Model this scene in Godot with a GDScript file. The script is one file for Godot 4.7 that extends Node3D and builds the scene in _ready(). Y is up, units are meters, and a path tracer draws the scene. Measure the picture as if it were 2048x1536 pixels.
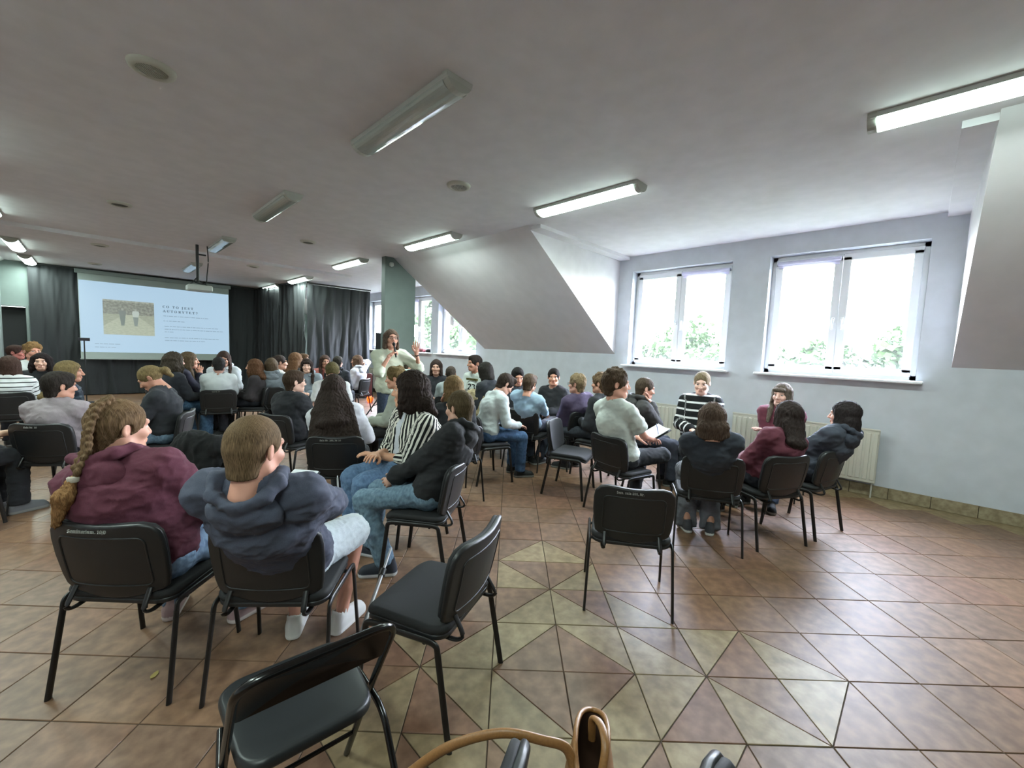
extends Node3D
# A seminar in a converted attic hall. Metres, y up; the camera stands at x = 0, z = 0, the windows are on +x, the screen on -z.

const CAM_TILE := Vector2(-0.912158, 7.438308)  # where the camera stands in the grid of floor tiles
const LAMP_ENERGY := 1.5
const SLIDE_ENERGY := 0.245
const FOLD := [0.41, -1.07, -0.08]


func _ready() -> void:
	var cam := Camera3D.new()
	cam.name = "camera"
	cam.position = Vector3(0, 1.596, 0)
	cam.rotation = Vector3(-0.08193, -0.79189, 0.039719)
	cam.fov = 85.484
	cam.near = 0.05
	cam.far = 300.0
	add_child(cam)
	var we := WorldEnvironment.new()
	we.name = "surroundings"
	var e := Environment.new()
	var sky := Sky.new()
	var sm := ProceduralSkyMaterial.new()
	sm.sky_top_color = Color(0.86, 0.91, 1.0)
	sm.sky_horizon_color = Color(0.97, 0.985, 1.0)
	sm.ground_horizon_color = Color(0.55, 0.58, 0.5)
	sm.ground_bottom_color = Color(0.3, 0.33, 0.25)
	sm.sky_energy_multiplier = 4.2
	sm.ground_energy_multiplier = 5.3
	sky.sky_material = sm
	e.background_mode = Environment.BG_SKY
	e.sky = sky
	e.ambient_light_source = Environment.AMBIENT_SOURCE_SKY
	e.tonemap_mode = Environment.TONE_MAPPER_LINEAR
	e.tonemap_exposure = 3.7
	e.sdfgi_enabled = true
	e.ssao_enabled = true
	e.ssil_enabled = true
	we.environment = e
	add_child(we)
	build_room()
	build_lamps()
	build_vents()
	build_stage()
	build_projector()
	build_radiator(-1.9, -0.3, "white panel radiator under the right large window")
	build_radiator(-3.65, -2.15, "white panel radiator under the left large window")
	build_radiator(-13.2, -11.9, "white panel radiator under the far window behind the speaker stand")
	build_speaker()
	build_outside()
	make_templates()
	var list := list_people()
	seat_people(list)
	seat_chairs(list)
	build_folding_chair()
	build_small_things(list)
# ------------------------------------------------------------------ the room
const WIN := 6.62       # inner face of the window wall
const LEFT := -3.62     # inner face of the opposite wall
const FAR := -15.32     # wall behind the screen
const NEAR := 4.2
const KNEE := 1.58
const TOP := 3.28
const TILE := 0.36


func wall_boxes(g: Geo, openings: Array, x0: float, x1: float, z0: float, z1: float, y1: float) -> void:
	# wall from z0 to z1, pierced by [za, zb, ya, yb]
	var at := z0
	for w: Array in openings:
		g.box(Vector3((x0 + x1) / 2, y1 / 2 - 0.1, (at + w[0]) / 2), Vector3(x1 - x0, y1 + 0.2, w[0] - at))
		g.box(Vector3((x0 + x1) / 2, (w[2] - 0.2) / 2, (w[0] + w[1]) / 2), Vector3(x1 - x0, w[2] + 0.2, w[1] - w[0]))
		g.box(Vector3((x0 + x1) / 2, (w[3] + y1) / 2, (w[0] + w[1]) / 2), Vector3(x1 - x0, y1 - w[3], w[1] - w[0]))
		at = w[1]
	g.box(Vector3((x0 + x1) / 2, y1 / 2 - 0.1, (at + z1) / 2), Vector3(x1 - x0, y1 + 0.2, z1 - at))


const WINDOWS := [[-13.42, -11.82], [-11.36, -9.76], [-9.42, -7.82], [-3.71, -2.11], [-1.63, -0.06]]


func build_room() -> void:
	var plaster := noise_tex("plaster", 0.02, Color(0.965, 0.965, 0.965), Color(1, 1, 1), 3)
	var white := mat("white_paint", Color(0.84, 0.825, 0.835), 0.85, 0.0, plaster, Vector3.ONE * 0.7, true)
	var blue := mat("grey_blue_paint", Color(0.765, 0.78, 0.805), 0.7, 0.0, plaster, Vector3.ONE * 0.7, true)
	var green := mat("grey_green_paint", Color(0.435, 0.48, 0.465), 0.75, 0.0, plaster, Vector3.ONE * 0.7, true)
	# window wall: a knee wall under the slopes, full height in the two dormers
	var g := Geo.new()
	var holes := []
	for w: Array in WINDOWS:
		holes.append([w[0], w[1], 1.42, 3.02])
	wall_boxes(g, holes, WIN, WIN + 0.3, FAR - 0.3, NEAR + 0.3, TOP + 0.2)
	struct(put("wall_right", g.mesh(), blue), "pale blue-grey plastered wall with the dormer windows", "wall")
	# slopes: solid roof wedges between the dormers, their cheeks included
	var k := 0
	for z: Array in [[-7.5, -3.97], [0.21, NEAR + 0.3], [FAR - 0.3, -13.75]]:
		g = Geo.new()
		g.prism(PackedVector2Array([Vector2(WIN + 0.02, KNEE), Vector2(4.17, TOP + 0.02), Vector2(WIN + 0.02, TOP + 0.02)]), z[0], z[1])
		k += 1
		struct(put("ceiling_slope", g.mesh(), white), ["white sloping attic ceiling between the two dormers", "white sloping attic ceiling right of the large window", "white sloping attic ceiling at the far end"][k - 1], "ceiling")
	g = Geo.new()
	g.prism(PackedVector2Array([Vector2(LEFT - 0.02, KNEE), Vector2(-1.25, TOP + 0.02), Vector2(LEFT - 0.02, TOP + 0.02)]), FAR - 0.3, NEAR + 0.3)
	struct(put("ceiling_slope", g.mesh(), white), "white sloping attic ceiling along the left wall", "ceiling")
	g = Geo.new()
	g.box(Vector3((WIN + LEFT) / 2, TOP + 0.12, (FAR + NEAR) / 2), Vector3(WIN - LEFT + 0.6, 0.24, NEAR - FAR + 0.6))
	var ceil_o := struct(put("ceiling", g.mesh(), white), "white plastered ceiling with lamps and round vents", "ceiling")
	# lowered strips along the dormer cheeks and over the far part of the hall
	for b: Array in [[4.25, WIN, -3.97, -3.78], [4.25, WIN, 0.04, 0.21], [4.25, WIN, -7.69, -7.5]]:
		g = Geo.new()
		g.box(Vector3((b[0] + b[1]) / 2, TOP - 0.025, (b[2] + b[3]) / 2), Vector3(b[1] - b[0], 0.05, b[3] - b[2]))
		put("ceiling_strip", g.mesh(), white, ceil_o)
	g = Geo.new()
	g.box(Vector3((4.6 + LEFT) / 2, TOP - 0.03, (-10.3 + FAR) / 2), Vector3(4.6 - LEFT, 0.07, -10.3 - FAR))
	put("ceiling_strip", g.mesh(), white, ceil_o)
	g = Geo.new()
	g.box(Vector3(LEFT - 0.15, TOP / 2, (FAR + NEAR) / 2), Vector3(0.3, TOP + 0.4, NEAR - FAR + 0.6))
	struct(put("wall_left", g.mesh(), blue), "pale blue-grey wall on the left side of the hall", "wall")
	g = Geo.new()
	g.box(Vector3((WIN + LEFT) / 2, TOP / 2, NEAR + 0.15), Vector3(WIN - LEFT, TOP + 0.4, 0.3))
	struct(put("wall_back", g.mesh(), blue), "pale wall behind the photographer", "wall")
	# far wall with the dark doorway left of the curtain
	g = Geo.new()
	g.box(Vector3((WIN - 1.05) / 2, TOP / 2, FAR - 0.15), Vector3(WIN + 1.05, TOP + 0.4, 0.3))
	g.box(Vector3((LEFT - 1.9) / 2, TOP / 2, FAR - 0.15), Vector3(-1.9 - LEFT, TOP + 0.4, 0.3))
	g.box(Vector3(-1.475, (2.16 + TOP) / 2 + 0.1, FAR - 0.15), Vector3(0.85, TOP - 2.16 + 0.2, 0.3))
	struct(put("wall_front", g.mesh(), green), "grey-green far wall behind curtain and screen", "wall")
	var dk := mat("dark_door", Color(0.075, 0.075, 0.08), 0.7)
	g = Geo.new()
	g.box(Vector3(-1.475, 1.08, FAR - 0.2), Vector3(0.83, 2.14, 0.05), Basis(), 0.004)
	var door := struct(put("door_1", g.mesh(), dk), "dark door in the far left corner", "door")
	g = Geo.new()
	for b: Array in [[-1.06, 1.08, 0.05, 2.16], [-1.475, 2.17, 0.88, 0.05]]:
		g.box(Vector3(b[0], b[1], FAR + 0.01), Vector3(b[2], b[3], 0.06), Basis(), 0.006)
	put("door_frame", g.mesh(), mat("grey_frame", Color(0.42, 0.45, 0.44), 0.6), door)
	g = Geo.new()
	g.box(Vector3(-1.86, 1.4, -14.75), Vector3(0.9, 2.9, 0.22), Basis(), 0.01)
	struct(put("wall_pier", g.mesh(), mat("grey_pier", Color(0.5, 0.53, 0.53), 0.7, 0.0, plaster, Vector3.ONE, true)), "light grey wall pier at the far left edge", "pier")
	# the free-standing wall piece at the end of the slope
	g = Geo.new()
	g.prism(PackedVector2Array([Vector2(3.99, -0.05), Vector2(4.66, -0.05), Vector2(4.66, 2.93), Vector2(4.2, 3.25), Vector2(4.14, TOP + 0.02), Vector2(3.99, TOP + 0.02)]), -7.6, -7.46)
	struct(put("column", g.mesh(), green), "grey-green pier at the end of the slope behind the standing woman", "pier")
	build_floor()
	build_skirting()
	for n in WINDOWS.size():
		build_window(n)


func build_floor() -> void:
	var g := Geo.new()
	g.box(Vector3((WIN + LEFT) / 2, -0.105, (FAR + NEAR) / 2), Vector3(WIN - LEFT + 0.5, 0.2, NEAR - FAR + 0.5))
	var fl := struct(put("floor", g.mesh(), mat("grout", Color(0.24, 0.19, 0.15), 0.9)), "terracotta tiled floor laid diagonally with cream triangle pattern", "floor")
	var cloud := noise_tex("tile_cloud", 0.022, Color(0.80, 0.77, 0.74), Color(1, 1, 1), 5, 512)
	var reds: Array[Material] = []
	for c: Color in [Color(0.50, 0.385, 0.30), Color(0.485, 0.37, 0.285), Color(0.52, 0.40, 0.305), Color(0.495, 0.39, 0.315), Color(0.51, 0.38, 0.295)]:
		reds.append(mat("terracotta_tile", c, 0.47, 0.0, cloud, Vector3.ONE * 0.9, true))
	var creams: Array[Material] = []
	for c: Color in [Color(0.575, 0.505, 0.38), Color(0.56, 0.49, 0.37), Color(0.59, 0.52, 0.395)]:
		creams.append(mat("cream_tile", c, 0.47, 0.0, cloud, Vector3.ONE * 0.9, true))
	# accents: tile -> [diagonal, which half is cream]: "/" splits upper left | lower right, "\" upper right | lower left
	var accent := {}
	for row: String in ["-2 -1 / 1", "-2 0 \\ 1", "-1 -1 \\ 1", "-1 0 / 1", "0 -1 / 1", "0 0 \\ 1", "0 1 \\ 1", "1 -2 / 1", "1 -1 / 0", "1 0 \\ 0", "1 1 \\ 1", "1 2 / 0", "1 3 \\ 1", "1 -3 \\ 0", "2 -3 / 1", "2 -2 \\ 0", "2 -1 \\ 1", "2 0 / 1", "2 1 / 0", "2 2 \\ 1", "2 3 / 0", "3 -3 \\ 0", "3 -2 \\ 0", "3 -1 \\ 0", "3 0 / 0", "3 1 / 0"]:
		var w := row.split(" ")
		accent[Vector2i(int(w[1]), int(w[0]))] = [w[2], int(w[3])]
	var turn := Transform2D(deg_to_rad(45.0), Vector2.ZERO)
	var org := Vector2(CAM_TILE.x, CAM_TILE.y)
	var room := PackedVector2Array([Vector2(LEFT, FAR), Vector2(WIN, FAR), Vector2(WIN, NEAR), Vector2(LEFT, NEAR)])
	var pieces := []
	for i in range(-70, 70):
		for j in range(-70, 70):
			var q: Array[Vector2] = []
			for c: Vector2 in [Vector2(i, j), Vector2(i + 1, j), Vector2(i + 1, j + 1), Vector2(i, j + 1)]:
				q.append(turn * ((c - org) * TILE))
			var mid := (q[0] + q[2]) / 2
			if mid.x < LEFT - 0.3 or mid.x > WIN + 0.3 or mid.y < FAR - 0.3 or mid.y > NEAR + 0.3:
				continue
			var polys := [[PackedVector2Array(q), mid.x > WIN - 0.3 or mid.x < LEFT + 0.3]]
			var a: Variant = accent.get(Vector2i(i, j))
			if a != null:
				if a[0] == "/":
					polys = [[PackedVector2Array([q[0], q[1], q[3]]), a[1] == 0], [PackedVector2Array([q[1], q[2], q[3]]), a[1] == 1]]
				else:
					polys = [[PackedVector2Array([q[0], q[1], q[2]]), a[1] == 0], [PackedVector2Array([q[0], q[2], q[3]]), a[1] == 1]]
			for p: Array in polys:
				var inside := mid.x > LEFT + 0.3 and mid.x < WIN - 0.3 and mid.y > FAR + 0.3 and mid.y < NEAR - 0.3
				var cut: Array = [p[0]] if inside else Geometry2D.intersect_polygons(p[0], room)
				for r: PackedVector2Array in cut:
					var e := Geometry2D.offset_polygon(r, -0.0022)
					if e.size() and e[0].size() > 2:
						pieces.append([e[0], p[1], i * 131 + j * 17])
	var near := []
	for k in pieces.size():
		var c := Vector2.ZERO
		for p: Vector2 in pieces[k][0]:
			c += p / pieces[k][0].size()
		var ahead := c.dot(Vector2(0.711, -0.702))
		var side := c.dot(Vector2(0.702, 0.711))
		var seen := ahead > 0.3 and absf(side) < ahead * 1.28 + 0.3
		near.append([ahead if seen else 100.0 + c.length(), k])
	near.sort_custom(func(a: Array, b: Array) -> bool: return a[0] < b[0])
	var rest := {}
	for n in near.size():
		var piece: Array = pieces[near[n][1]]
		var rng := absi(hash(piece[2]))
		var m: Material = creams[rng % creams.size()] if piece[1] else reds[rng % reds.size()]
		if n < 300:
			var t := Geo.new()
			tile_piece(t, piece[0], -0.0006 * (rng % 3))
			put("tile", t.mesh(), m, fl)
		else:
			if not rest.has(m):
				rest[m] = Geo.new()
			tile_piece(rest[m], piece[0], -0.0006 * (rng % 3))
	var whole := ArrayMesh.new()
	var far := MeshInstance3D.new()
	far.name = "tile_field"
	for m: Material in rest:
		var t: Geo = rest[m]
		whole.add_surface_from_arrays(Mesh.PRIMITIVE_TRIANGLES, arrays(t.v, t.n, t.i))
		whole.surface_set_material(whole.get_surface_count() - 1, m)
	far.mesh = whole
	fl.add_child(far, true)
	stuff(far)


func tile_piece(g: Geo, p: PackedVector2Array, y: float) -> void:
	var c := Vector2.ZERO
	for q in p:
		c += q / p.size()
	var m := p.size()
	if not Geometry2D.is_polygon_clockwise(p):
		p.reverse()
	var ins := PackedVector2Array()
	for q in p:
		ins.append(q + (c - q).normalized() * 0.003)
	for k in m:
		var a := p[k]
		var b := p[(k + 1) % m]
		var ia := ins[k]
		var ib := ins[(k + 1) % m]
		g.face(Vector3(a.x, y - 0.0025, a.y), Vector3(ia.x, y, ia.y), Vector3(ib.x, y, ib.y), Vector3(b.x, y - 0.0025, b.y))
		g.face(Vector3(a.x, -0.006, a.y), Vector3(a.x, y - 0.0025, a.y), Vector3(b.x, y - 0.0025, b.y), Vector3(b.x, -0.006, b.y))
	for k in range(1, m - 1):
		g.tri(Vector3(ins[0].x, y, ins[0].y), Vector3(ins[k + 1].x, y, ins[k + 1].y), Vector3(ins[k].x, y, ins[k].y))


func build_skirting() -> void:
	var m := mat("cream_skirting_tile", Color(0.62, 0.57, 0.46), 0.45, 0.0, tex.tile_cloud, Vector3.ONE * 1.2, true)
	var g := Geo.new()
	g.box(Vector3(WIN - 0.004, 0.066, (NEAR + FAR) / 2), Vector3(0.008, 0.132, NEAR - FAR))
	var base := struct(put("baseboard_right", g.mesh(), mat("grout", Color(0.24, 0.19, 0.15), 0.9)), "cream tiled skirting along the window wall", "skirting")
	var z := -9.0
	var t := Geo.new()
	t.box(Vector3.ZERO, Vector3(0.012, 0.135, TILE - 0.005), Basis(), 0.002)
	var one := t.mesh()
	while z < NEAR:
		put("tile", one, m, base, Transform3D(Basis(), Vector3(WIN - 0.012, 0.069, z)))
		z += TILE


func build_window(n: int) -> void:
	var z0: float = WINDOWS[n][0]
	var z1: float = WINDOWS[n][1]
	var y0 := 1.42
	var y1 := 3.02
	var x := WIN + 0.2
	var zc := (z0 + z1) / 2
	var pvc := mat("white_window_plastic", Color(0.88, 0.88, 0.89), 0.35)
	var g := Geo.new()
	for b: Array in [[y0 + 0.03, 0.06, zc, z1 - z0], [y1 - 0.03, 0.06, zc, z1 - z0]]:
		g.box(Vector3(x, b[0], b[2]), Vector3(0.07, b[1], b[3]), Basis(), 0.004)
	for z: float in [z0 + 0.03, z1 - 0.03]:
		g.box(Vector3(x, (y0 + y1) / 2, z), Vector3(0.07, y1 - y0, 0.06), Basis(), 0.004)
	var win := struct(put("window_%d" % (n + 1), g.mesh(), pvc), ["white double window behind the far curtain end", "white double window half hidden by the green pier", "white double window beside the slope in the far dormer", "left of the two large white windows in the near dormer", "right of the two large white windows in the near dormer"][n], "window")
	for k in 2:
		var a := z0 + 0.05 if k == 0 else zc + 0.002
		var b := zc - 0.002 if k == 0 else z1 - 0.05
		g = Geo.new()
		for yy: float in [y0 + 0.085, y1 - 0.085]:
			g.box(Vector3(x - 0.025, yy, (a + b) / 2), Vector3(0.07, 0.085, b - a), Basis(), 0.006)
		for zz: float in [a + 0.042, b - 0.042]:
			g.box(Vector3(x - 0.025, (y0 + y1) / 2, zz), Vector3(0.07, y1 - y0 - 0.17, 0.085), Basis(), 0.006)
		var sash := put("sash", g.mesh(), pvc, win)
		g = Geo.new()
		g.box(Vector3(x, (y0 + y1) / 2, (a + b) / 2), Vector3(0.006, y1 - y0 - 0.22, b - a - 0.15))
		var glass := mat("window_glass", Color(1, 1, 1, 0.04), 0.02)
		glass.transparency = BaseMaterial3D.TRANSPARENCY_ALPHA
		put("pane", g.mesh(), glass, sash)
		g = Geo.new()
		var hz := b - 0.042 if k == 0 else a + 0.042
		g.box(Vector3(x - 0.068, y0 + 0.72, hz), Vector3(0.018, 0.07, 0.03), Basis(), 0.004)
		g.tube(PackedVector3Array([Vector3(x - 0.08, y0 + 0.73, hz), Vector3(x - 0.1, y0 + 0.73, hz), Vector3(x - 0.1, y0 + 0.6, hz)]), 0.009)
		put("handle", g.mesh(), pvc, sash)
	# sill board and, where the photograph shows one, a rolled-up blind
	g = Geo.new()
	g.box(Vector3(WIN + 0.03, y0 - 0.012, zc), Vector3(0.31, 0.032, z1 - z0 + 0.13), Basis(), 0.008)
	put("sill", g.mesh(), pvc, win)
	var blinds := {2: [z0 + 0.06, zc - 0.03], 4: [z0 + 0.07, zc - 0.02], 3: [zc + 0.02, z1 - 0.07], 1: [z0 + 0.06, zc - 0.03]}
	if blinds.has(n):
		var b: Array = blinds[n]
		var far := n < 3
		g = Geo.new()
		g.tube(PackedVector3Array([Vector3(x - 0.09, y1 - 0.1, b[0]), Vector3(x - 0.09, y1 - 0.1, b[1])]), 0.026)
		var drop := 0.34 if far else 0.03
		g.box(Vector3(x - 0.068, y1 - 0.12 - drop / 2, (b[0] + b[1]) / 2), Vector3(0.003, drop, b[1] - b[0] - 0.03))
		g.box(Vector3(x - 0.068, y1 - 0.125 - drop, (b[0] + b[1]) / 2), Vector3(0.012, 0.022, b[1] - b[0] - 0.03), Basis(), 0.003)
		var bm := mat("blind_cloth", Color(0.86, 0.84, 0.9), 0.8)
		bm.backlight_enabled = true
		bm.backlight = Color(0.8, 0.8, 0.85)
		put("roller_blind", g.mesh(), bm, win)


# ------------------------------------------------------------------ fittings
func build_lamps() -> void:
	var body := mat("lamp_housing", Color(0.7, 0.7, 0.68), 0.5)
	var end := mat("lamp_end_cap", Color(0.66, 0.66, 0.63), 0.45)
	var lit := mat("lamp_lit_diffuser", Color(0.9, 0.95, 0.92), 0.4)
	lit.emission_enabled = true
	lit.emission = Color(0.88, 1.0, 0.955)
	lit.emission_energy_multiplier = 4.6
	var off := mat("lamp_clear_diffuser", Color(0.66, 0.68, 0.66), 0.12)
	off.clearcoat_enabled = true
	off.clearcoat = 0.6
	off.clearcoat_roughness = 0.08
	var rows := [[3.84, true, [0.25, -2.78, -5.72, -8.7, -11.65, -14.0]], [1.67, false, [-2.88, -5.92, -9.05, -12.1]], [-0.96, true, [0.2, -2.9, -5.9, -9.05, -12.2, -14.5]]]
	var shell := Geo.new()
	shell.box(Vector3(0, -0.02, 0), Vector3(0.2, 0.04, 1.34), Basis(), 0.006)
	var dif := Geo.new()
	var prof := PackedVector2Array()
	for k in 13:
		var a := PI * k / 12
		prof.append(Vector2(cos(a) * 0.098, -0.036 - sin(a) * 0.05))
	dif.prism(prof, -0.62, 0.62)
	var cap := Geo.new()
	var cp := PackedVector2Array()
	for k in 13:
		var a := PI * k / 12
		cp.append(Vector2(cos(a) * 0.102, -sin(a) * 0.09))
	cap.prism(cp, -0.025, 0.025)
	var m1 := shell.mesh()
	var m2 := dif.mesh()
	var m3 := cap.mesh()
	for r: Array in rows:
		for k in r[2].size():
			var z: float = r[2][k]
			var y := TOP if z > -10.3 or r[0] > 5 else TOP - 0.065
			var side: String = "right row near the windows" if r[0] > 3 else "middle row" if r[0] > 0 else "left row"
			var t := thing("ceiling_lamp", "%s fluorescent ceiling lamp, number %s from the camera in the %s" % ["glowing" if r[1] else "unlit clear", ["one", "two", "three", "four", "five", "six"][k], side], "lamp", Transform3D(Basis(), Vector3(r[0], y, z)), "fluorescent lamps in the " + side)
			put("housing", m1, body, t)
			put("diffuser", m2, lit if r[1] else off, t)
			for s: float in [-0.645, 0.645]:
				put("end_cap", m3, end, t, Transform3D(Basis(), Vector3(0, 0, s)))
			if r[1]:
				var l := AreaLight3D.new()
				l.name = "tube_light"
				l.area_size = Vector2(0.18, 1.24)
				l.light_color = Color(0.92, 1.0, 0.97)
				l.light_energy = LAMP_ENERGY
				l.area_range = 30.0
				l.shadow_enabled = true
				l.rotation.x = -PI / 2
				l.position.y = -0.1
				t.add_child(l, true)


func build_vents() -> void:
	var spots := [[0.32, -3.62], [2.74, -3.6], [0.31, -7.55], [2.62, -7.55], [0.16, -10.9], [2.56, -10.7], [0.11, -13.9]]
	var ring := Geo.new()
	ring.lathe(PackedVector2Array([Vector2(0.0, 0.02), Vector2(0.085, 0.0), Vector2(0.08, -0.02), Vector2(0.09, -0.03), Vector2(0.118, -0.02), Vector2(0.125, 0.0), Vector2(0.125, 0.005)]), Vector3.ZERO, 28)
	var slat := Geo.new()
	slat.box(Vector3.ZERO, Vector3(0.164, 0.014, 0.006))
	var m := mat("vent_plastic", Color(0.72, 0.71, 0.67), 0.5)
	var dark := mat("vent_mesh", Color(0.36, 0.35, 0.32), 0.8)
	var back := Geo.new()
	back.lathe(PackedVector2Array([Vector2(0.0, -0.006), Vector2(0.086, -0.006), Vector2(0.086, 0.004), Vector2(0, 0.004)]), Vector3.ZERO, 24)
	for k in spots.size():
		var s: Array = spots[k]
		var y := TOP if s[1] > -10.3 else TOP - 0.065
		var t := thing("ceiling_vent", "round white ceiling vent, number %s along the %s" % [["one", "one", "two", "two", "three", "three", "four"][k], "left vent row" if s[0] < 1 else "right vent row"], "vent", Transform3D(Basis(Vector3.UP, 0.8), Vector3(s[0], y, s[1])), "round vents in the ceiling")
		put("rim", ring.mesh(), m, t)
		put("backing", back.mesh(), dark, t)
		for q in range(-5, 6):
			var w := sqrt(maxf(0.082 * 0.082 - pow(q * 0.0145, 2), 0.0004)) / 0.082
			put("slat", slat.mesh(), m if k < 2 else dark, t, Transform3D(Basis().scaled(Vector3(w, 1, 1)), Vector3(0, -0.014, q * 0.0145)))


func drape(pts: PackedVector3Array, y0: float, y1: float, deep: float, pitch: float, seed_n: int) -> Geo:
	# a pleated cloth hung along the path pts (on the floor plan)
	var g := Geo.new()
	var noise := FastNoiseLite.new()
	noise.seed = seed_n
	noise.frequency = 1.0
	var len := 0.0
	for k in pts.size() - 1:
		len += pts[k].distance_to(pts[k + 1])
	var cols := int(len / 0.022)
	var rows := 22
	var vs := PackedVector3Array()
	var ix := PackedInt32Array()
	for c in cols + 1:
		var d := len * c / cols
		var k := 0
		var r := d
		while k < pts.size() - 2 and r > pts[k].distance_to(pts[k + 1]):
			r -= pts[k].distance_to(pts[k + 1])
			k += 1
		var a := pts[k]
		var b := pts[k + 1]
		var p := a.lerp(b, r / maxf(a.distance_to(b), 0.001))
		var nrm := (b - a).cross(Vector3.UP).normalized()
		for q in rows + 1:
			var t := float(q) / rows
			var ph := d / pitch * TAU + noise.get_noise_2d(d * 1.7, t * 1.2) * 4.5
			var w := (sin(ph) + 0.35 * sin(ph * 2.3 + 1.0)) * deep * (0.45 + 0.55 * t)
			w += noise.get_noise_2d(d * 3.0 + 40.0, t * 2.0) * deep * 0.8
			vs.append(p + nrm * w + Vector3(0, lerpf(y1, y0, t), 0))
	for c in cols:
		for q in rows:
			var i := c * (rows + 1) + q
			ix.append_array(PackedInt32Array([i, i + 1, i + rows + 1, i + 1, i + rows + 2, i + rows + 1]))
	g.add(vs, ix)
	# a second layer gives the cloth its thickness
	var vb := PackedVector3Array()
	var ib := PackedInt32Array()
	for k in vs.size():
		vb.append(vs[k] - g.n[k] * 0.004)
	for t in range(0, ix.size(), 3):
		ib.append_array(PackedInt32Array([ix[t], ix[t + 2], ix[t + 1]]))
	g.add(vb, ib)
	return g


func build_stage() -> void:
	var velvet := mat("grey_curtain_cloth", Color(0.155, 0.163, 0.172), 0.85, 0.0, noise_tex("weave", 0.12, Color(0.86, 0.86, 0.86), Color(1, 1, 1), 3), Vector3.ONE * 4, true)
	velvet.rim_enabled = true
	velvet.rim = 0.25
	var a := tag(put("curtain", drape(PackedVector3Array([Vector3(-1.02, 0, -15.2), Vector3(3.9, 0, -15.2)]), 0.02, 3.17, 0.03, 0.32, 3).mesh(), velvet), "dark grey curtain hanging behind the projection screen", "curtain")
	var b := tag(put("curtain", drape(PackedVector3Array([Vector3(3.72, 0, -15.26), Vector3(3.8, 0, -13.6), Vector3(4.02, 0, -11.75)]), 0.02, 3.17, 0.045, 0.28, 7).mesh(), velvet), "grey curtain running forward from the screen corner", "curtain")
	var c := tag(put("curtain", drape(PackedVector3Array([Vector3(4.04, 0, -11.68), Vector3(5.72, 0, -11.55)]), 0.02, 3.1, 0.05, 0.3, 11).mesh(), velvet), "grey curtain facing the hall beside the far window", "curtain")
	var rail := Geo.new()
	rail.box(Vector3(1.35, 3.19, -15.2), Vector3(4.8, 0.035, 0.05), Basis(), 0.004)
	tag(put("curtain_rail", rail.mesh(), mat("dark_rail", Color(0.1, 0.1, 0.1), 0.5)), "dark curtain rail above the screen", "rail")
	rail = Geo.new()
	rail.tube(PackedVector3Array([Vector3(3.74, 3.19, -15.15), Vector3(3.8, 3.19, -13.6), Vector3(4.02, 3.19, -11.7)]), 0.02)
	rail.tube(PackedVector3Array([Vector3(4.02, 3.14, -11.7), Vector3(5.74, 3.14, -11.57)]), 0.02)
	tag(put("curtain_rail", rail.mesh(), mat("dark_rail", Color(0.1, 0.1, 0.1), 0.5)), "bent rail of the grey side curtains", "rail")
	# projection screen with the slide
	var t := thing("projection_screen", "large white projection screen showing a pale blue slide", "screen", Transform3D(Basis(), Vector3(1.37, 0.95, -15.0)))
	var g := Geo.new()
	g.box(Vector3(0, 1.06, 0), Vector3(3.14, 2.12, 0.012))
	put("fabric", g.mesh(), mat("screen_cloth", Color(0.6, 0.64, 0.62), 0.9), t)
	g = Geo.new()
	g.box(Vector3(0, 2.17, -0.01), Vector3(3.24, 0.1, 0.09), Basis(), 0.01)
	put("case", g.mesh(), mat("screen_case", Color(0.5, 0.54, 0.53), 0.5), t)
	g = Geo.new()
	g.box(Vector3(0, 0.0, 0), Vector3(3.16, 0.035, 0.035), Basis(), 0.006)
	put("bottom_bar", g.mesh(), mat("screen_bar", Color(0.55, 0.58, 0.56), 0.4), t)
	var im := slide_image()
	var sm := StandardMaterial3D.new()
	sm.roughness = 0.9
	sm.albedo_color = Color(0.3, 0.3, 0.3)
	sm.emission_enabled = true
	sm.emission = Color.BLACK
	sm.emission_texture = ImageTexture.create_from_image(im)
	sm.emission_energy_multiplier = SLIDE_ENERGY
	g = Geo.new()
	g.face(Vector3(-1.56, 0.17, 0.009), Vector3(-1.56, 1.955, 0.009), Vector3(1.56, 1.955, 0.009), Vector3(1.56, 0.17, 0.009))
	g.uv = PackedVector2Array([Vector2(0, 1), Vector2(0, 0), Vector2(1, 0), Vector2(0, 1), Vector2(1, 0), Vector2(1, 1)])
	put("slide", g.mesh(), sm, t)
	var ink := mat("slide_ink", Color(0.4, 0.44, 0.5), 0.9)
	var lines := [["C O   T O   J E S T", 0.03, 1.45, 0.085], ["A U T O R Y T E T ?", 0.03, 1.33, 0.085]]
	for l: Array in lines:
		var tm := TextMesh.new()
		var fo := SystemFont.new()
		fo.font_names = PackedStringArray(["Droid Serif"])
		fo.font_weight = 700
		tm.font = fo
		tm.text = l[0]
		tm.font_size = 24
		tm.pixel_size = l[3] / 24.0
		tm.depth = 0.002
		tm.horizontal_alignment = HORIZONTAL_ALIGNMENT_LEFT
		put("slide_title", tm, ink, t, Transform3D(Basis(), Vector3(l[1], l[2], 0.0105)))


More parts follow.
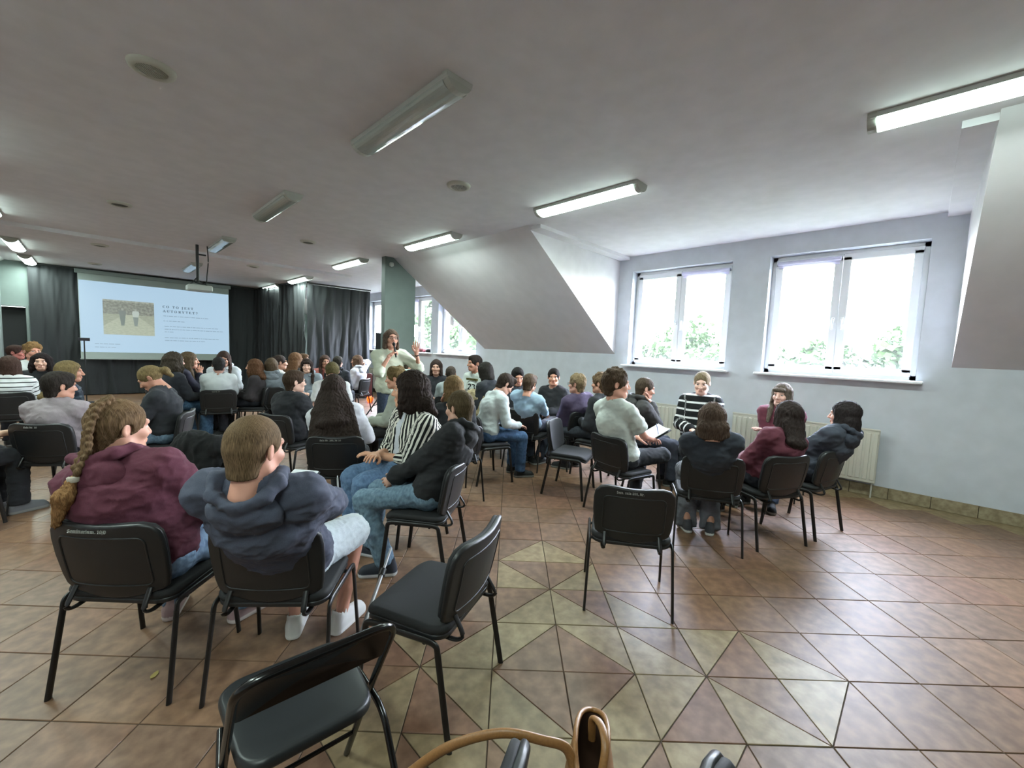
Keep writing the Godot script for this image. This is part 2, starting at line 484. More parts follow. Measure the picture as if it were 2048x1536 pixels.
func slide_image() -> Image:
	var w := 1024
	var hh := 586
	var im := Image.create(w, hh, false, Image.FORMAT_RGB8)
	var blue := Color(0.70, 0.82, 0.91)
	im.fill(blue)
	var rng := RandomNumberGenerator.new()
	rng.seed = 4
	# body text: rows of short word strokes, too small to read in the photograph
	for row: Array in [[525, 245, 330], [525, 290, 130], [532, 338, 400], [532, 364, 430], [532, 388, 60], [532, 440, 390], [532, 466, 300], [80, 512, 140], [80, 540, 130]]:
		var x: int = row[0]
		while x < row[0] + row[2]:
			var n := rng.randi_range(8, 34)
			im.fill_rect(Rect2i(x, row[1], n, 6), blue.darkened(0.16))
			im.fill_rect(Rect2i(x + 1, row[1] + 2, n - 2, 3), blue.darkened(0.27))
			x += n + 5
	# the faded picture: two people walking away along a path, trees behind
	var r := Rect2i(136, 140, 327, 294)
	im.fill_rect(r, Color(0.66, 0.71, 0.64))
	var nz := FastNoiseLite.new()
	nz.frequency = 0.04
	for y in range(r.position.y, r.position.y + 120):
		for x in range(r.position.x, r.end.x):
			var v := 0.5 + nz.get_noise_2d(x, y * 1.2) * 0.16 + (0.1 if y < r.position.y + 14 else 0.0)
			im.set_pixel(x, y, Color(v * 1.02, v * 1.06, v * 0.98))
	for y in range(r.position.y + 120, r.end.y):
		for x in range(r.position.x, r.end.x):
			var d := float(y - r.position.y - 120) / 174.0
			var side := absf(x - 300.0) / (40.0 + 210.0 * d)
			var v := 0.68 + nz.get_noise_2d(x * 0.7, y * 2.0) * 0.07 - (0.07 if side > 1.0 else 0.0)
			im.set_pixel(x, y, Color(v, v * 1.05, v * 0.93))
	for q: Array in [[256, 215, Color(0.46, 0.5, 0.48), Color(0.45, 0.5, 0.48)], [340, 215, Color(0.72, 0.77, 0.74), Color(0.5, 0.55, 0.53)]]:
		for y in range(-8, 140):
			var half := 7 if y < 10 else 23 - absi(y - 30) / 5 if y < 62 else 18 - (y - 62) / 9
			var c: Color = Color(0.62, 0.65, 0.6) if y < 10 else q[2] if y < 62 else q[3]
			im.fill_rect(Rect2i(q[0] - half, q[1] + y, half * 2, 1), c)
	return im


func build_projector() -> void:
	var t := thing("projector", "white projector hanging from the ceiling on a black pole in front of the screen", "projector", Transform3D(Basis(), Vector3(1.4, 0, -9.55)))
	var g := Geo.new()
	g.box(Vector3(0.02, 2.49, 0), Vector3(0.37, 0.11, 0.28), Basis(), 0.02)
	put("body", g.mesh(), mat("projector_plastic", Color(0.66, 0.68, 0.66), 0.45), t)
	g = Geo.new()
	g.lathe(PackedVector2Array([Vector2(0, 0.03), Vector2(0.035, 0.03), Vector2(0.042, 0), Vector2(0.042, -0.02)]), Vector3(0.1, 2.48, -0.14), 16, Basis(Vector3.RIGHT, -PI / 2))
	put("lens", g.mesh(), mat("plastic", Color(0.03, 0.03, 0.035), 0.2), t)
	g = Geo.new()
	g.tube(PackedVector3Array([Vector3(0, 2.6, 0), Vector3(0, 3.27, 0)]), 0.025)
	g.box(Vector3(0.06, 3.1, 0), Vector3(0.14, 0.025, 0.05), Basis(), 0.004)
	for s: float in [-1.0, 1.0]:
		g.tube(PackedVector3Array([Vector3(0, 2.64, 0), Vector3(s * 0.1, 2.57, 0.05), Vector3(s * 0.13, 2.545, 0.07)]), 0.009)
	put("mount", g.mesh(), mat("dark_rail", Color(0.1, 0.1, 0.1), 0.5), t)
	g = Geo.new()
	g.tube(curve([Vector3(0.15, 3.27, 0), Vector3(0.16, 3.0, 0.01), Vector3(0.14, 2.75, 0), Vector3(0.12, 2.6, 0.03), Vector3(0.05, 2.57, 0.06), Vector3(-0.06, 2.6, 0.05), Vector3(0.0, 2.7, 0.02)]), 0.009)
	put("cable", g.mesh(), mat("plastic", Color(0.05, 0.05, 0.055), 0.6), t)


func build_radiator(z0: float, z1: float, label: String) -> void:
	var t := thing("radiator", label, "radiator", Transform3D(Basis(), Vector3(WIN - 0.115, 0, (z0 + z1) / 2)))
	var w := z1 - z0
	var m := mat("radiator_enamel", Color(0.76, 0.75, 0.70), 0.4)
	var g := Geo.new()
	g.box(Vector3(0.0, 0.5, 0), Vector3(0.06, 0.64, w), Basis(), 0.008)
	put("panel", g.mesh(), m, t)
	g = Geo.new()
	var n := int(w / 0.066)
	for k in n:
		g.box(Vector3(-0.033, 0.5, -w / 2 + (k + 0.5) * w / n), Vector3(0.014, 0.56, w / n - 0.02), Basis(), 0.006)
	put("rib_panel", g.mesh(), m, t)
	g = Geo.new()
	for k in int(w / 0.03):
		g.box(Vector3(0.0, 0.822, -w / 2 + (k + 0.5) * 0.03), Vector3(0.06, 0.006, 0.012))
	g.box(Vector3(-0.033, 0.822, 0), Vector3(0.008, 0.02, w), Basis(), 0.002)
	put("top_grille", g.mesh(), m, t)
	g = Geo.new()
	for s: float in [-1.0, 1.0]:
		g.box(Vector3(0.06, 0.5, s * w * 0.4), Vector3(0.08, 0.4, 0.03))
	g.tube(PackedVector3Array([Vector3(0.02, 0.22, w / 2 - 0.03), Vector3(0.02, 0.0, w / 2 - 0.03)]), 0.009)
	put("bracket", g.mesh(), m, t)


func build_speaker() -> void:
	var t := thing("speaker_stand", "black tripod speaker stand left of the standing woman", "stand", Transform3D(Basis(), Vector3(4.35, 0, -8.1)))
	var black := mat("plastic", Color(0.035, 0.036, 0.04), 0.45)
	var g := Geo.new()
	g.tube(PackedVector3Array([Vector3(0, 0.35, 0), Vector3(0, 1.42, 0)]), 0.02)
	put("pole", g.mesh(), black, t)
	for k in 3:
		var d := Vector3(-1, 0, 0.1).rotated(Vector3.UP, TAU * k / 3)
		g = Geo.new()
		g.tube(PackedVector3Array([Vector3(0, 0.62, 0) + d * 0.02, d * 0.52 + Vector3(0, 0.012, 0)]), 0.014)
		g.tube(PackedVector3Array([Vector3(0, 0.37, 0) + d * 0.02, d * 0.27 + Vector3(0, 0.32, 0)]), 0.009)
		put("leg", g.mesh(), black, t)
	t = thing("loudspeaker", "black loudspeaker box on the stand in front of the far window", "loudspeaker", Transform3D(Basis(Vector3.UP, 0.5), Vector3(4.35, 1.42, -8.1)))
	g = Geo.new()
	g.prism(PackedVector2Array([Vector2(-0.14, 0.13), Vector2(0.14, 0.13), Vector2(0.11, -0.13), Vector2(-0.11, -0.13)]), 0.0, 0.42, Basis(Vector3.RIGHT, -PI / 2))
	put("cabinet", g.mesh(), black, t)
	g = Geo.new()
	g.slab(rounded(0.24, 0.26, 0.03, 0, 0.16), 0.0, 0.02, 0.006, func(p: Vector3) -> Vector3: return p + Vector3(0, 0, 0.13))
	put("grille", g.mesh(), mat("grille_mesh", Color(0.06, 0.06, 0.065), 0.7), t)
	g = Geo.new()
	g.lathe(PackedVector2Array([Vector2(0, 0.02), Vector2(0.02, 0.018), Vector2(0.05, 0.0)]), Vector3(0, 0.36, 0.132), 16, Basis(Vector3.RIGHT, PI / 2))
	put("tweeter", g.mesh(), black, t)


# ------------------------------------------------------------------ chairs
var chair0: Node3D


func make_chair() -> Node3D:
	var t := thing("chair", "black stacking chair", "chair", Transform3D(), "black stacking chairs")
	var fabric := mat("black_upholstery", Color(0.105, 0.105, 0.112), 0.8, 0.0, noise_tex("weave", 0.12, Color(0.86, 0.86, 0.86), Color(1, 1, 1), 3), Vector3.ONE * 9)
	var shell := mat("black_shell_plastic", Color(0.115, 0.117, 0.122), 0.42)
	var steel := mat("black_tube_steel", Color(0.085, 0.08, 0.078), 0.35)
	# seat
	var so := PackedVector2Array()
	for p in rounded(0.47, 0.42, 0.07, 0, 0, 6):
		so.append(Vector2(p.x * (1.0 - 0.05 * (p.y / 0.21)), p.y))
	var g := Geo.new()
	var seat_warp := func(p: Vector3) -> Vector3: return Vector3(p.x, 0.43 + p.z - 0.012 * pow(p.x / 0.23, 2) * 0.0 - 0.03 * pow(maxf(0.0, -p.y - 0.1) / 0.11, 2) + 0.008 * (p.x * p.x) / 0.05, p.y - 0.025)
	var flip := func(p: Vector3) -> Vector3: return seat_warp.call(Vector3(p.x, -p.y, p.z))
	g.slab(so, 0.0, 0.042, 0.019, flip)
	put("seat", g.mesh(), fabric, t)
	g = Geo.new()
	var under := PackedVector2Array()
	for p in so:
		under.append(p * 0.985)
	g.slab(under, -0.018, 0.006, 0.008, flip)
	put("seat_shell", g.mesh(), shell, t)
	# back: bent about the sitter, leaning, with a bulging lower edge
	var bo := PackedVector2Array()
	for k in 9:
		var x := -0.2 + 0.05 * k
		bo.append(Vector2(x, -0.165 - 0.035 * cos(x / 0.2 * PI / 2)))
	for p: Vector2 in [Vector2(0.222, -0.148), Vector2(0.232, -0.1), Vector2(0.24, 0.0), Vector2(0.24, 0.08), Vector2(0.232, 0.125), Vector2(0.208, 0.155), Vector2(0.165, 0.168)]:
		bo.append(p)
	for k in 5:
		bo.append(Vector2(0.11 - 0.055 * k, 0.166 - 0.006 * cos((0.11 - 0.055 * k) / 0.11 * PI / 2)))
	for p: Vector2 in [Vector2(-0.165, 0.168), Vector2(-0.208, 0.155), Vector2(-0.232, 0.125), Vector2(-0.24, 0.08), Vector2(-0.24, 0.0), Vector2(-0.232, -0.1), Vector2(-0.222, -0.148)]:
		bo.append(p)
	var back_warp := func(p: Vector3) -> Vector3: return Vector3(p.x, 0.645 + p.y * 0.98 - p.z * 0.19, 0.232 + p.z + p.y * 0.19 - 0.75 * p.x * p.x - 0.25 * p.y * p.y)
	g = Geo.new()
	var inner := PackedVector2Array()
	for p in bo:
		inner.append(p * 0.965)
	g.slab(inner, -0.034, 0.0, 0.015, back_warp)
	put("backrest", g.mesh(), fabric, t)
	g = Geo.new()
	g.slab(bo, -0.012, 0.012, 0.011, back_warp)
	var sh := put("back_shell", g.mesh(), shell, t)
	g = Geo.new()
	var bead := PackedVector3Array()
	var path := rounded(0.36, 0.235, 0.03, 0.0, -0.012, 4)
	for k in path.size():
		for q in 4:
			var p := path[k].lerp(path[(k + 1) % path.size()], q / 4.0)
			bead.append(back_warp.call(Vector3(p.x, p.y, 0.012)))
	g.tube(bead, 0.0045, -1.0, Vector3.BACK, 6, true)
	put("shell_rib", g.mesh(), shell, sh)
	# frame
	for s: float in [-1.0, 1.0]:
		g = Geo.new()
		g.tube(PackedVector3Array([Vector3(s * 0.262, 0.0, -0.235), Vector3(s * 0.25, 0.385, -0.19)]), 0.0085, 0.0145, Vector3.BACK, 12)
		put("leg", g.mesh(), steel, t)
		g = Geo.new()
		g.tube(PackedVector3Array([Vector3(s * 0.262, 0.0, 0.235), Vector3(s * 0.25, 0.385, 0.165)]), 0.0085, 0.0145, Vector3.BACK, 12)
		put("leg", g.mesh(), steel, t)
		g = Geo.new()
		g.tube(bent([Vector3(s * 0.2505, 0.38, -0.1906), Vector3(s * 0.249, 0.425, -0.185), Vector3(s * 0.249, 0.425, 0.157), Vector3(s * 0.2505, 0.38, 0.1659)], 0.05, 5), 0.0085, 0.0145, Vector3(0, 1, 0.01), 12)
		put("side_rail", g.mesh(), steel, t)
		g = Geo.new()
		g.tube(bent([Vector3(s * 0.17, 0.418, 0.02), Vector3(s * 0.17, 0.4, 0.2), Vector3(s * 0.165, 0.42, 0.24), Vector3(s * 0.16, 0.5, 0.19)], 0.04, 5), 0.012, 0.007, Vector3.UP, 10)
		put("back_support", g.mesh(), steel, t)
	for z: float in [-0.13, 0.1]:
		g = Geo.new()
		g.tube(PackedVector3Array([Vector3(-0.25, 0.413, z), Vector3(0.25, 0.413, z)]), 0.009)
		put("cross_bar", g.mesh(), steel, t)
	return t


func chair(x: float, z: float, yaw: float, label: String, writing := "") -> Node3D:
	var t: Node3D
	if chair0 == null:
		chair0 = make_chair()
		t = chair0
	else:
		t = chair0.duplicate()
		for c in t.get_children():
			if str(c.name).begins_with("writing"):
				t.remove_child(c)
				c.queue_free()
		t.name = numbered("chair")
		add_child(t, true)
	t.transform = Transform3D(Basis(Vector3.UP, yaw), Vector3(x, 0, z))
	t.set_meta("label", label)
	if writing:
		var tm := TextMesh.new()
		var fo := SystemFont.new()
		fo.font_names = PackedStringArray(["Droid Serif"])
		fo.font_italic = true
		tm.font = fo
		tm.text = writing
		tm.font_size = 20
		tm.pixel_size = 0.00095
		tm.depth = 0.004
		var o := put("writing", tm, mat("white_marker", Color(0.62, 0.62, 0.6), 0.8), t, Transform3D(Basis(Vector3.RIGHT, -0.13), Vector3(-0.03, 0.778, 0.2655)))
		o.set_meta("label", "white marker writing")
	return t


func build_folding_chair() -> void:
	var t := thing("folding_chair", "black metal folding chair with grey vinyl seat nearest the camera", "chair", Transform3D(Basis(Vector3.UP, FOLD[2]), Vector3(FOLD[0], 0, FOLD[1])))
	var steel := mat("black_lacquer", Color(0.03, 0.026, 0.024), 0.22)
	var g := Geo.new()
	var arch := bent([Vector3(-0.21, 0.0, -0.42), Vector3(-0.205, 0.45, -0.18), Vector3(-0.2, 0.79, 0.02), Vector3(0.2, 0.79, 0.02), Vector3(0.205, 0.45, -0.18), Vector3(0.21, 0.0, -0.42)], 0.075, 6)
	g.tube(arch, 0.0115, -1.0, Vector3.BACK, 12)
	put("frame", g.mesh(), steel, t)
	g = Geo.new()
	g.slab(rounded(0.4, 0.17, 0.03, 0, 0, 4), -0.004, 0.004, 0.003, func(p: Vector3) -> Vector3: return Vector3(p.x, 0.7 + p.y * 0.88, -0.03 + p.y * 0.5 + p.z + 0.55 * (p.x * p.x - 0.04)))
	put("back_panel", g.mesh(), steel, t)
	for s: float in [-1.0, 1.0]:
		g = Geo.new()
		g.tube(bent([Vector3(s * 0.225, 0.0, 0.14), Vector3(s * 0.222, 0.4, -0.12), Vector3(s * 0.2, 0.44, -0.3)], 0.06, 5), 0.011, -1.0, Vector3.BACK, 10)
		put("leg", g.mesh(), steel, t)
	g = Geo.new()
	var so := PackedVector2Array()
	for p in rounded(0.385, 0.37, 0.07, 0, 0, 6):
		so.append(Vector2(p.x * (1.0 + 0.06 * p.y / 0.185), p.y))
	g.slab(so, 0.0, 0.04, 0.016, func(p: Vector3) -> Vector3: return Vector3(p.x, 0.445 + p.z - 0.004 * pow(p.x / 0.2, 2), -p.y - 0.255))
	put("seat", g.mesh(), mat("grey_vinyl", Color(0.105, 0.115, 0.12), 0.42), t)
	g = Geo.new()
	g.tube(PackedVector3Array([Vector3(-0.215, 0.16, 0.036), Vector3(0.215, 0.16, 0.036)]), 0.008)
	g.tube(PackedVector3Array([Vector3(-0.208, 0.16, -0.335), Vector3(0.208, 0.16, -0.335)]), 0.008)
	put("brace", g.mesh(), steel, t)
# ------------------------------------------------------------------ chairs and small things
func seat_chairs(list: Array) -> void:
	for P: Dictionary in list:
		if P.get("legs", "sit") == "stand":
			continue
		var ink := ""
		if "French braid" in P.label:
			ink = "Seminarium. 10/0"
		elif "slate-blue" in P.label:
			ink = "Semin. 10/5"
		elif "very long straight" in P.label:
			ink = "Sala Nr. 200, Nr.10"
		elif "pale grey sweatshirt" in P.label or "mauve" in P.label:
			ink = "Sala Nr. 10"
		var words: PackedStringArray = P.label.get_slice(",", 0).split(" ")
		chair(P.at.x, P.at.z, P.yaw, "black chair under the " + " ".join(words.slice(0, 12)), ink)
	chair(1.09, -1.52, atan2(0.4, 0.92), "empty black stacking chair beside the black hoodie boy, seen from behind its side")
	chair(2.45, -1.29, atan2(-0.82, 0.56), "empty black stacking chair standing alone in front of the right circle", "Sem. sala 200, Nr.")
	chair(3.83, -2.8, atan2(-0.35, -0.94), "empty black stacking chair in profile left of the white tee boy")
	chair(0.62, -3.86, atan2(-0.6, 0.8), "black stacking chair with a black jacket over its back")
	chair(0.35, -0.68, atan2(0.25, 0.97), "black stacking chair at the bottom edge with a tan handbag hanging from it")
	chair(0.745, 0.04, atan2(-0.3, -0.95), "black stacking chair whose back corner shows right of the tan handbag")
	chair(4.3, -4.95, atan2(-0.75, 0.66), "black stacking chair with a cream jacket over its back")


func cloth_blob(called: String, label: String, category: String, at: Vector3, yaw: float, c: Color, fill: Callable, size: Vector3, cell := 0.01) -> Node3D:
	var f := Field.new(Vector3(-size.x, 0, -size.z), Vector3(size.x, size.y, size.z), cell)
	fill.call(f)
	var r := f.net()
	var v: PackedVector3Array = r[0]
	wrinkle(v, normals_of(v, r[2]), fold_noise, Vector3(9, 3.5, 9), 0.02, at.x * 7.0)
	wrinkle(v, normals_of(v, r[2]), fold_noise, Vector3(26, 10, 26), 0.004, at.z * 5.0)
	var o := put(called, mesh_of(arrays(v, normals_of(v, r[2]), r[2])), cloth(c), null, Transform3D(Basis(Vector3.UP, yaw), at))
	return tag(o, label, category)


func paper(called: String, label: String, category: String, tr: Transform3D, open: bool) -> void:
	var t := thing(called, label, category, tr)
	var pg := mat("paper", Color(0.82, 0.83, 0.84), 0.8)
	var g := Geo.new()
	if open:
		for s: float in [-1.0, 1.0]:
			g = Geo.new()
			g.box(Vector3(s * 0.075, 0.006, 0), Vector3(0.146, 0.008, 0.205), Basis(Vector3.BACK, s * 0.12), 0.002)
			put("page", g.mesh(), pg, t)
		g = Geo.new()
		g.box(Vector3(0, -0.004, 0), Vector3(0.3, 0.003, 0.21))
		put("cover", g.mesh(), mat("plastic", Color(0.1, 0.1, 0.13), 0.6), t)
	else:
		g.box(Vector3(0, 0.004, 0), Vector3(0.15, 0.008, 0.21), Basis(), 0.002)
		put("page", g.mesh(), pg, t)
		g = Geo.new()
		g.box(Vector3(0.004, -0.002, 0), Vector3(0.155, 0.003, 0.215))
		put("cover", g.mesh(), mat("plastic", Color(0.16, 0.18, 0.22), 0.6), t)


func who(list: Array, word: String) -> Dictionary:
	for P: Dictionary in list:
		if word in P.label:
			return P
	return {}


func build_small_things(list: Array) -> void:
	# coats over two chair backs
	cloth_blob("jacket", "black jacket hanging over an empty chair behind the maroon hoodie", "jacket", Vector3(0.62, 0.0, -3.86), atan2(-0.6, 0.8), Color(0.05, 0.05, 0.055), func(f: Field) -> void:
		f.cap(Vector3(0.02, 0.86, 0.26), Vector3(0.14, 0.84, 0.26), 0.07, 0.07, 0.04, 0, Vector3.RIGHT, 1.2)
		f.cap(Vector3(0.05, 0.8, 0.26), Vector3(0.05, 0.45, 0.29), 0.075, 0.06, 0.05, 0, Vector3.RIGHT, 2.2)
		f.cap(Vector3(0.05, 0.8, 0.2), Vector3(0.06, 0.55, 0.14), 0.04, 0.04, 0.05, 0, Vector3.RIGHT, 2.6), Vector3(0.3, 1.0, 0.5))
	cloth_blob("jacket", "cream jacket draped over a chair back right of the cropped-haired boy in black", "jacket", Vector3(4.3, 0.0, -4.95), atan2(-0.75, 0.66), Color(0.66, 0.6, 0.47), func(f: Field) -> void:
		f.cap(Vector3(-0.1, 0.9, 0.24), Vector3(0.1, 0.9, 0.24), 0.07, 0.07, 0.05, 0)
		f.cap(Vector3(0, 0.84, 0.26), Vector3(0, 0.32, 0.3), 0.075, 0.06, 0.05, 0, Vector3.RIGHT, 2.4)
		f.cap(Vector3(0, 0.84, 0.2), Vector3(0, 0.6, 0.15), 0.045, 0.04, 0.05, 0, Vector3.RIGHT, 2.8), Vector3(0.3, 1.05, 0.5))
	# tan handbag on the chair at the bottom edge
	var leather := mat("tan_leather", Color(0.56, 0.39, 0.22), 0.45, 0.0, noise_tex("weave", 0.12, Color(0.86, 0.86, 0.86), Color(1, 1, 1), 3), Vector3.ONE * 5)
	var dark := mat("bag_lining", Color(0.3, 0.19, 0.12), 0.9)
	var bag := thing("handbag", "tan leather handbag with a long strap at the bottom edge of the picture", "handbag", Transform3D(Basis(Vector3.UP, 2.1), Vector3(0.775, 0.43, -0.465)))
	var g := Geo.new()
	var outer := PackedVector2Array()
	for k in 24:
		var a := TAU * k / 24
		outer.append(Vector2(cos(a) * 0.075, sin(a) * 0.15))
	for side in 2:  # wall: outside and lining
		var vs := PackedVector3Array()
		var ix := PackedInt32Array()
		var lv := [0.0, 0.02, 0.1, 0.18, 0.25, 0.285]
		var sc := [0.86, 1.0, 1.04, 0.98, 0.8, 0.72]
		for q in lv.size():
			for k in 24:
				var p: Vector2 = outer[k] * (sc[q] - side * 0.05)
				vs.append(Vector3(p.x * (1.0 - 0.3 * lv[q] / 0.28), lv[q] + 0.018 * cos(TAU * k / 12.0) * (1.0 if q > 3 else 0.0), p.y))
		for q in lv.size() - 1:
			for k in 24:
				var a := q * 24 + k
				var b := q * 24 + (k + 1) % 24
				if side == 1:
					ix.append_array(PackedInt32Array([a, a + 24, b, b, a + 24, b + 24]))
				else:
					ix.append_array(PackedInt32Array([a, b, a + 24, b, b + 24, a + 24]))
		g = Geo.new()
		g.add(vs, ix)
		put("lining" if side else "shell", g.mesh(), dark if side else leather, bag)
	g = Geo.new()
	var rim := PackedVector3Array()
	for k in 24:
		var p: Vector2 = outer[k] * 0.7
		rim.append(Vector3(p.x * 0.69, 0.286 + 0.018 * cos(TAU * k / 12.0), p.y))
	g.tube(rim, 0.006, -1.0, Vector3.UP, 8, true)
	put("rim", g.mesh(), leather, bag)
	g = Geo.new()
	g.box(Vector3(0, 0.01, 0), Vector3(0.12, 0.02, 0.24), Basis(), 0.006)
	put("base", g.mesh(), leather, bag)
	g = Geo.new()
	g.tube(curve([Vector3(0.03, 0.25, -0.06), Vector3(0.05, 0.31, -0.06), Vector3(0.1, 0.335, -0.08), Vector3(0.19, 0.345, -0.1), Vector3(0.3, 0.3, -0.12), Vector3(0.4, 0.2, -0.12)], 8), 0.0075, 0.011, Vector3.UP, 10)
	put("strap", g.mesh(), leather, bag)
	g = Geo.new()
	g.tube(curve([Vector3(-0.02, 0.26, -0.09), Vector3(-0.03, 0.33, -0.06), Vector3(-0.02, 0.345, -0.02), Vector3(0.0, 0.33, 0.01), Vector3(0.0, 0.26, 0.03)], 6), 0.006, 0.009, Vector3.RIGHT, 8)
	put("loop", g.mesh(), leather, bag)
	# crutch leaning behind the slate-blue hoodie
	var cr := thing("crutch", "grey metal crutch with black clamp between the front chairs", "crutch", Transform3D(Basis(), Vector3.ZERO))
	g = Geo.new()
	var c0 := Vector3(0.83, 0.015, -1.86)
	var c1 := Vector3(1.27, 0.34, -2.25)
	g.tube(PackedVector3Array([c0, c0.lerp(c1, 0.78)]), 0.0115)
	put("lower_shaft", g.mesh(), mat("grey_aluminium", Color(0.6, 0.6, 0.6), 0.35, 0.6), cr)
	g = Geo.new()
	g.tube(PackedVector3Array([c0.lerp(c1, 0.76), c1]), 0.008)
	put("upper_shaft", g.mesh(), mat("grey_aluminium", Color(0.6, 0.6, 0.6), 0.35, 0.6), cr)
	g = Geo.new()
	g.tube(PackedVector3Array([c0.lerp(c1, 0.73), c0.lerp(c1, 0.79)]), 0.019)
	put("clamp", g.mesh(), mat("plastic", Color(0.03, 0.03, 0.035), 0.45), cr)
	g = Geo.new()
	g.tube(PackedVector3Array([c0 - Vector3(0.006, 0.005, -0.005), c0.lerp(c1, 0.07)]), 0.017)
	put("foot", g.mesh(), mat("grey_rubber", Color(0.42, 0.42, 0.42), 0.8), cr)
	# sheets, notebooks and pens in hands
	var H := who(list, "slate-blue")
	in_hand(H, "l", func(tr: Transform3D) -> void: paper("notepad", "white notepad held by the boy in slate-blue hoodie", "notepad", tr, false), Vector3(0.02, 0.055, -0.13), Vector3(0.35, -0.2, 0))
	in_hand(H, "r", func(tr: Transform3D) -> void: pen("pen", "pen in the hand of the boy in slate-blue hoodie", tr, Color(0.55, 0.55, 0.55)), Vector3(-0.01, 0.03, -0.08), Vector3(0.9, 0.4, 0))
	var L6 := who(list, "French braid")
	in_hand(L6, "l", func(tr: Transform3D) -> void: paper("sheet", "white sheet on the lap of the girl with the French braid", "paper", tr, false), Vector3(0.1, 0.045, -0.12), Vector3(0.3, 0, 0))
	var Q1 := who(list, "holding an open notebook")
	in_hand(Q1, "r", func(tr: Transform3D) -> void: paper("notebook", "open white notebook in the hands of the boy in white tee", "notebook", tr, true), Vector3(-0.07, 0.05, -0.14), Vector3(0.55, -0.5, 0))
	in_hand(Q1, "r", func(tr: Transform3D) -> void: pen("pen", "blue pen over the open notebook", tr, Color(0.1, 0.16, 0.42)), Vector3(-0.02, 0.09, -0.09), Vector3(0.7, 0.9, 0))
	var B := who(list, "faded jeans")
	in_hand(B, "r", func(tr: Transform3D) -> void: pen("marker", "black marker gripped by the boy in black hoodie", tr, Color(0.03, 0.03, 0.035)), Vector3(-0.01, -0.035, -0.085), Vector3(0.5, 1.3, 0))
	# microphone
	var W := who(list, "microphone")
	var j: Dictionary = W.joints
	var base: Transform3D = W.node.transform
	var th: Transform3D = j.th
	var mo: Vector3 = th * Vector3(0.012, -0.075, -0.15)
	var wr: Vector3 = j.wr + Vector3(-0.075, 0.02, -0.02)
	var dir := (mo - wr).normalized()
	var mt := thing("microphone", "black hand microphone held to the standing woman's mouth", "microphone", base)
	g = Geo.new()
	g.tube(PackedVector3Array([mo - dir * 0.2, mo - dir * 0.04]), 0.0125)
	put("grip", g.mesh(), mat("plastic", Color(0.03, 0.03, 0.035), 0.45), mt)
	g = Geo.new()
	g.lathe(PackedVector2Array([Vector2(0, 0.026), Vector2(0.014, 0.022), Vector2(0.024, 0.006), Vector2(0.024, -0.006), Vector2(0.014, -0.03), Vector2(0, -0.034)]), mo - dir * 0.012, 14, Basis(Quaternion(Vector3.UP, dir)))
	put("head", g.mesh(), mat("mic_mesh", Color(0.12, 0.12, 0.12), 0.4, 0.5), mt)
	g = Geo.new()
	var lw: Vector3 = j.wl.lerp(j.el_l, 0.12)
	var la: Vector3 = (j.wl - j.el_l).normalized()
	g.lathe(PackedVector2Array([Vector2(0.026, -0.01), Vector2(0.034, -0.008), Vector2(0.034, 0.008), Vector2(0.026, 0.01)]), lw, 16, Basis(Quaternion(Vector3.UP, la)))
	put("bracelet", g.mesh(), mat("plastic", Color(0.16, 0.08, 0.06), 0.5), W.node)
	# number on the white shirt
	var N := who(list, "number shirt sitting")
	if N:
		var k: Dictionary = N.joints
		var fr := Basis(k.rt, k.up, -k.fw) * Basis(Vector3.UP, PI)
		for l: Array in [["23", -0.03, 0.15], ["MELLOWS", 0.1, 0.052]]:
			var tm := TextMesh.new()
			var fo := SystemFont.new()
			fo.font_names = PackedStringArray(["Droid Sans"])
			fo.font_weight = 700
			tm.font = fo
			tm.text = l[0] if l[0] == "23" else "WARRIOR"
			tm.font_size = 20
			tm.pixel_size = l[2] / 20.0
			tm.depth = 0.03
			put("shirt_print", tm, mat("shirt_ink", Color(0.1, 0.1, 0.1) if l[0] == "23" else Color(0.32, 0.3, 0.12), 0.8), N.node, Transform3D(fr, k.ch + k.fw * 0.13 + k.up * l[1]))
	# window sill bits, the little orange lamp, a pod on a stand before the screen, a fallen leaf
	g = Geo.new()
	g.box(Vector3.ZERO, Vector3(0.1, 0.09, 0.46), Basis(), 0.02)
	tag(put("cloth_bundle", g.mesh(), cloth(Color(0.5, 0.26, 0.27)), null, Transform3D(Basis(), Vector3(6.66, 1.48, -10.35))), "dusky red cloth bundle on the far window sill", "cloth")
	g = Geo.new()
	g.lathe(PackedVector2Array([Vector2(0, 0.09), Vector2(0.06, 0.08), Vector2(0.09, 0.04), Vector2(0.08, 0.0), Vector2(0, 0.0)]), Vector3.ZERO, 18)
	tag(put("pouch", g.mesh(), cloth(Color(0.16, 0.15, 0.17)), null, Transform3D(Basis(), Vector3(6.66, 1.437, -9.9))), "small dark round pouch on the far window sill", "pouch")
	var glow := mat("orange_glow", Color(0.9, 0.35, 0.1), 0.5)
	glow.emission_enabled = true
	glow.emission = Color(1.0, 0.32, 0.08)
	glow.emission_energy_multiplier = 0.9
	g = Geo.new()
	g.lathe(PackedVector2Array([Vector2(0, 0.19), Vector2(0.05, 0.175), Vector2(0.085, 0.13), Vector2(0.09, 0.09), Vector2(0.07, 0.03), Vector2(0.05, 0.0), Vector2(0, 0.0)]), Vector3.ZERO, 20)
	tag(put("floor_lamp_globe", g.mesh(), glow, null, Transform3D(Basis(), Vector3(5.35, 0.0, -10.75))), "small glowing orange globe on the floor by the far curtain", "lamp")
	var red := thing("folded_chair", "dark red folded chair leaning behind the girl in white hoodie near the curtain", "chair", Transform3D(Basis(Vector3.UP, -0.6), Vector3(5.1, 0, -10.6)))
	g = Geo.new()
	g.slab(rounded(0.4, 0.62, 0.06, 0, 0.5), -0.02, 0.02, 0.015, func(p: Vector3) -> Vector3: return p + Vector3(0, 0, -p.y * 0.15))
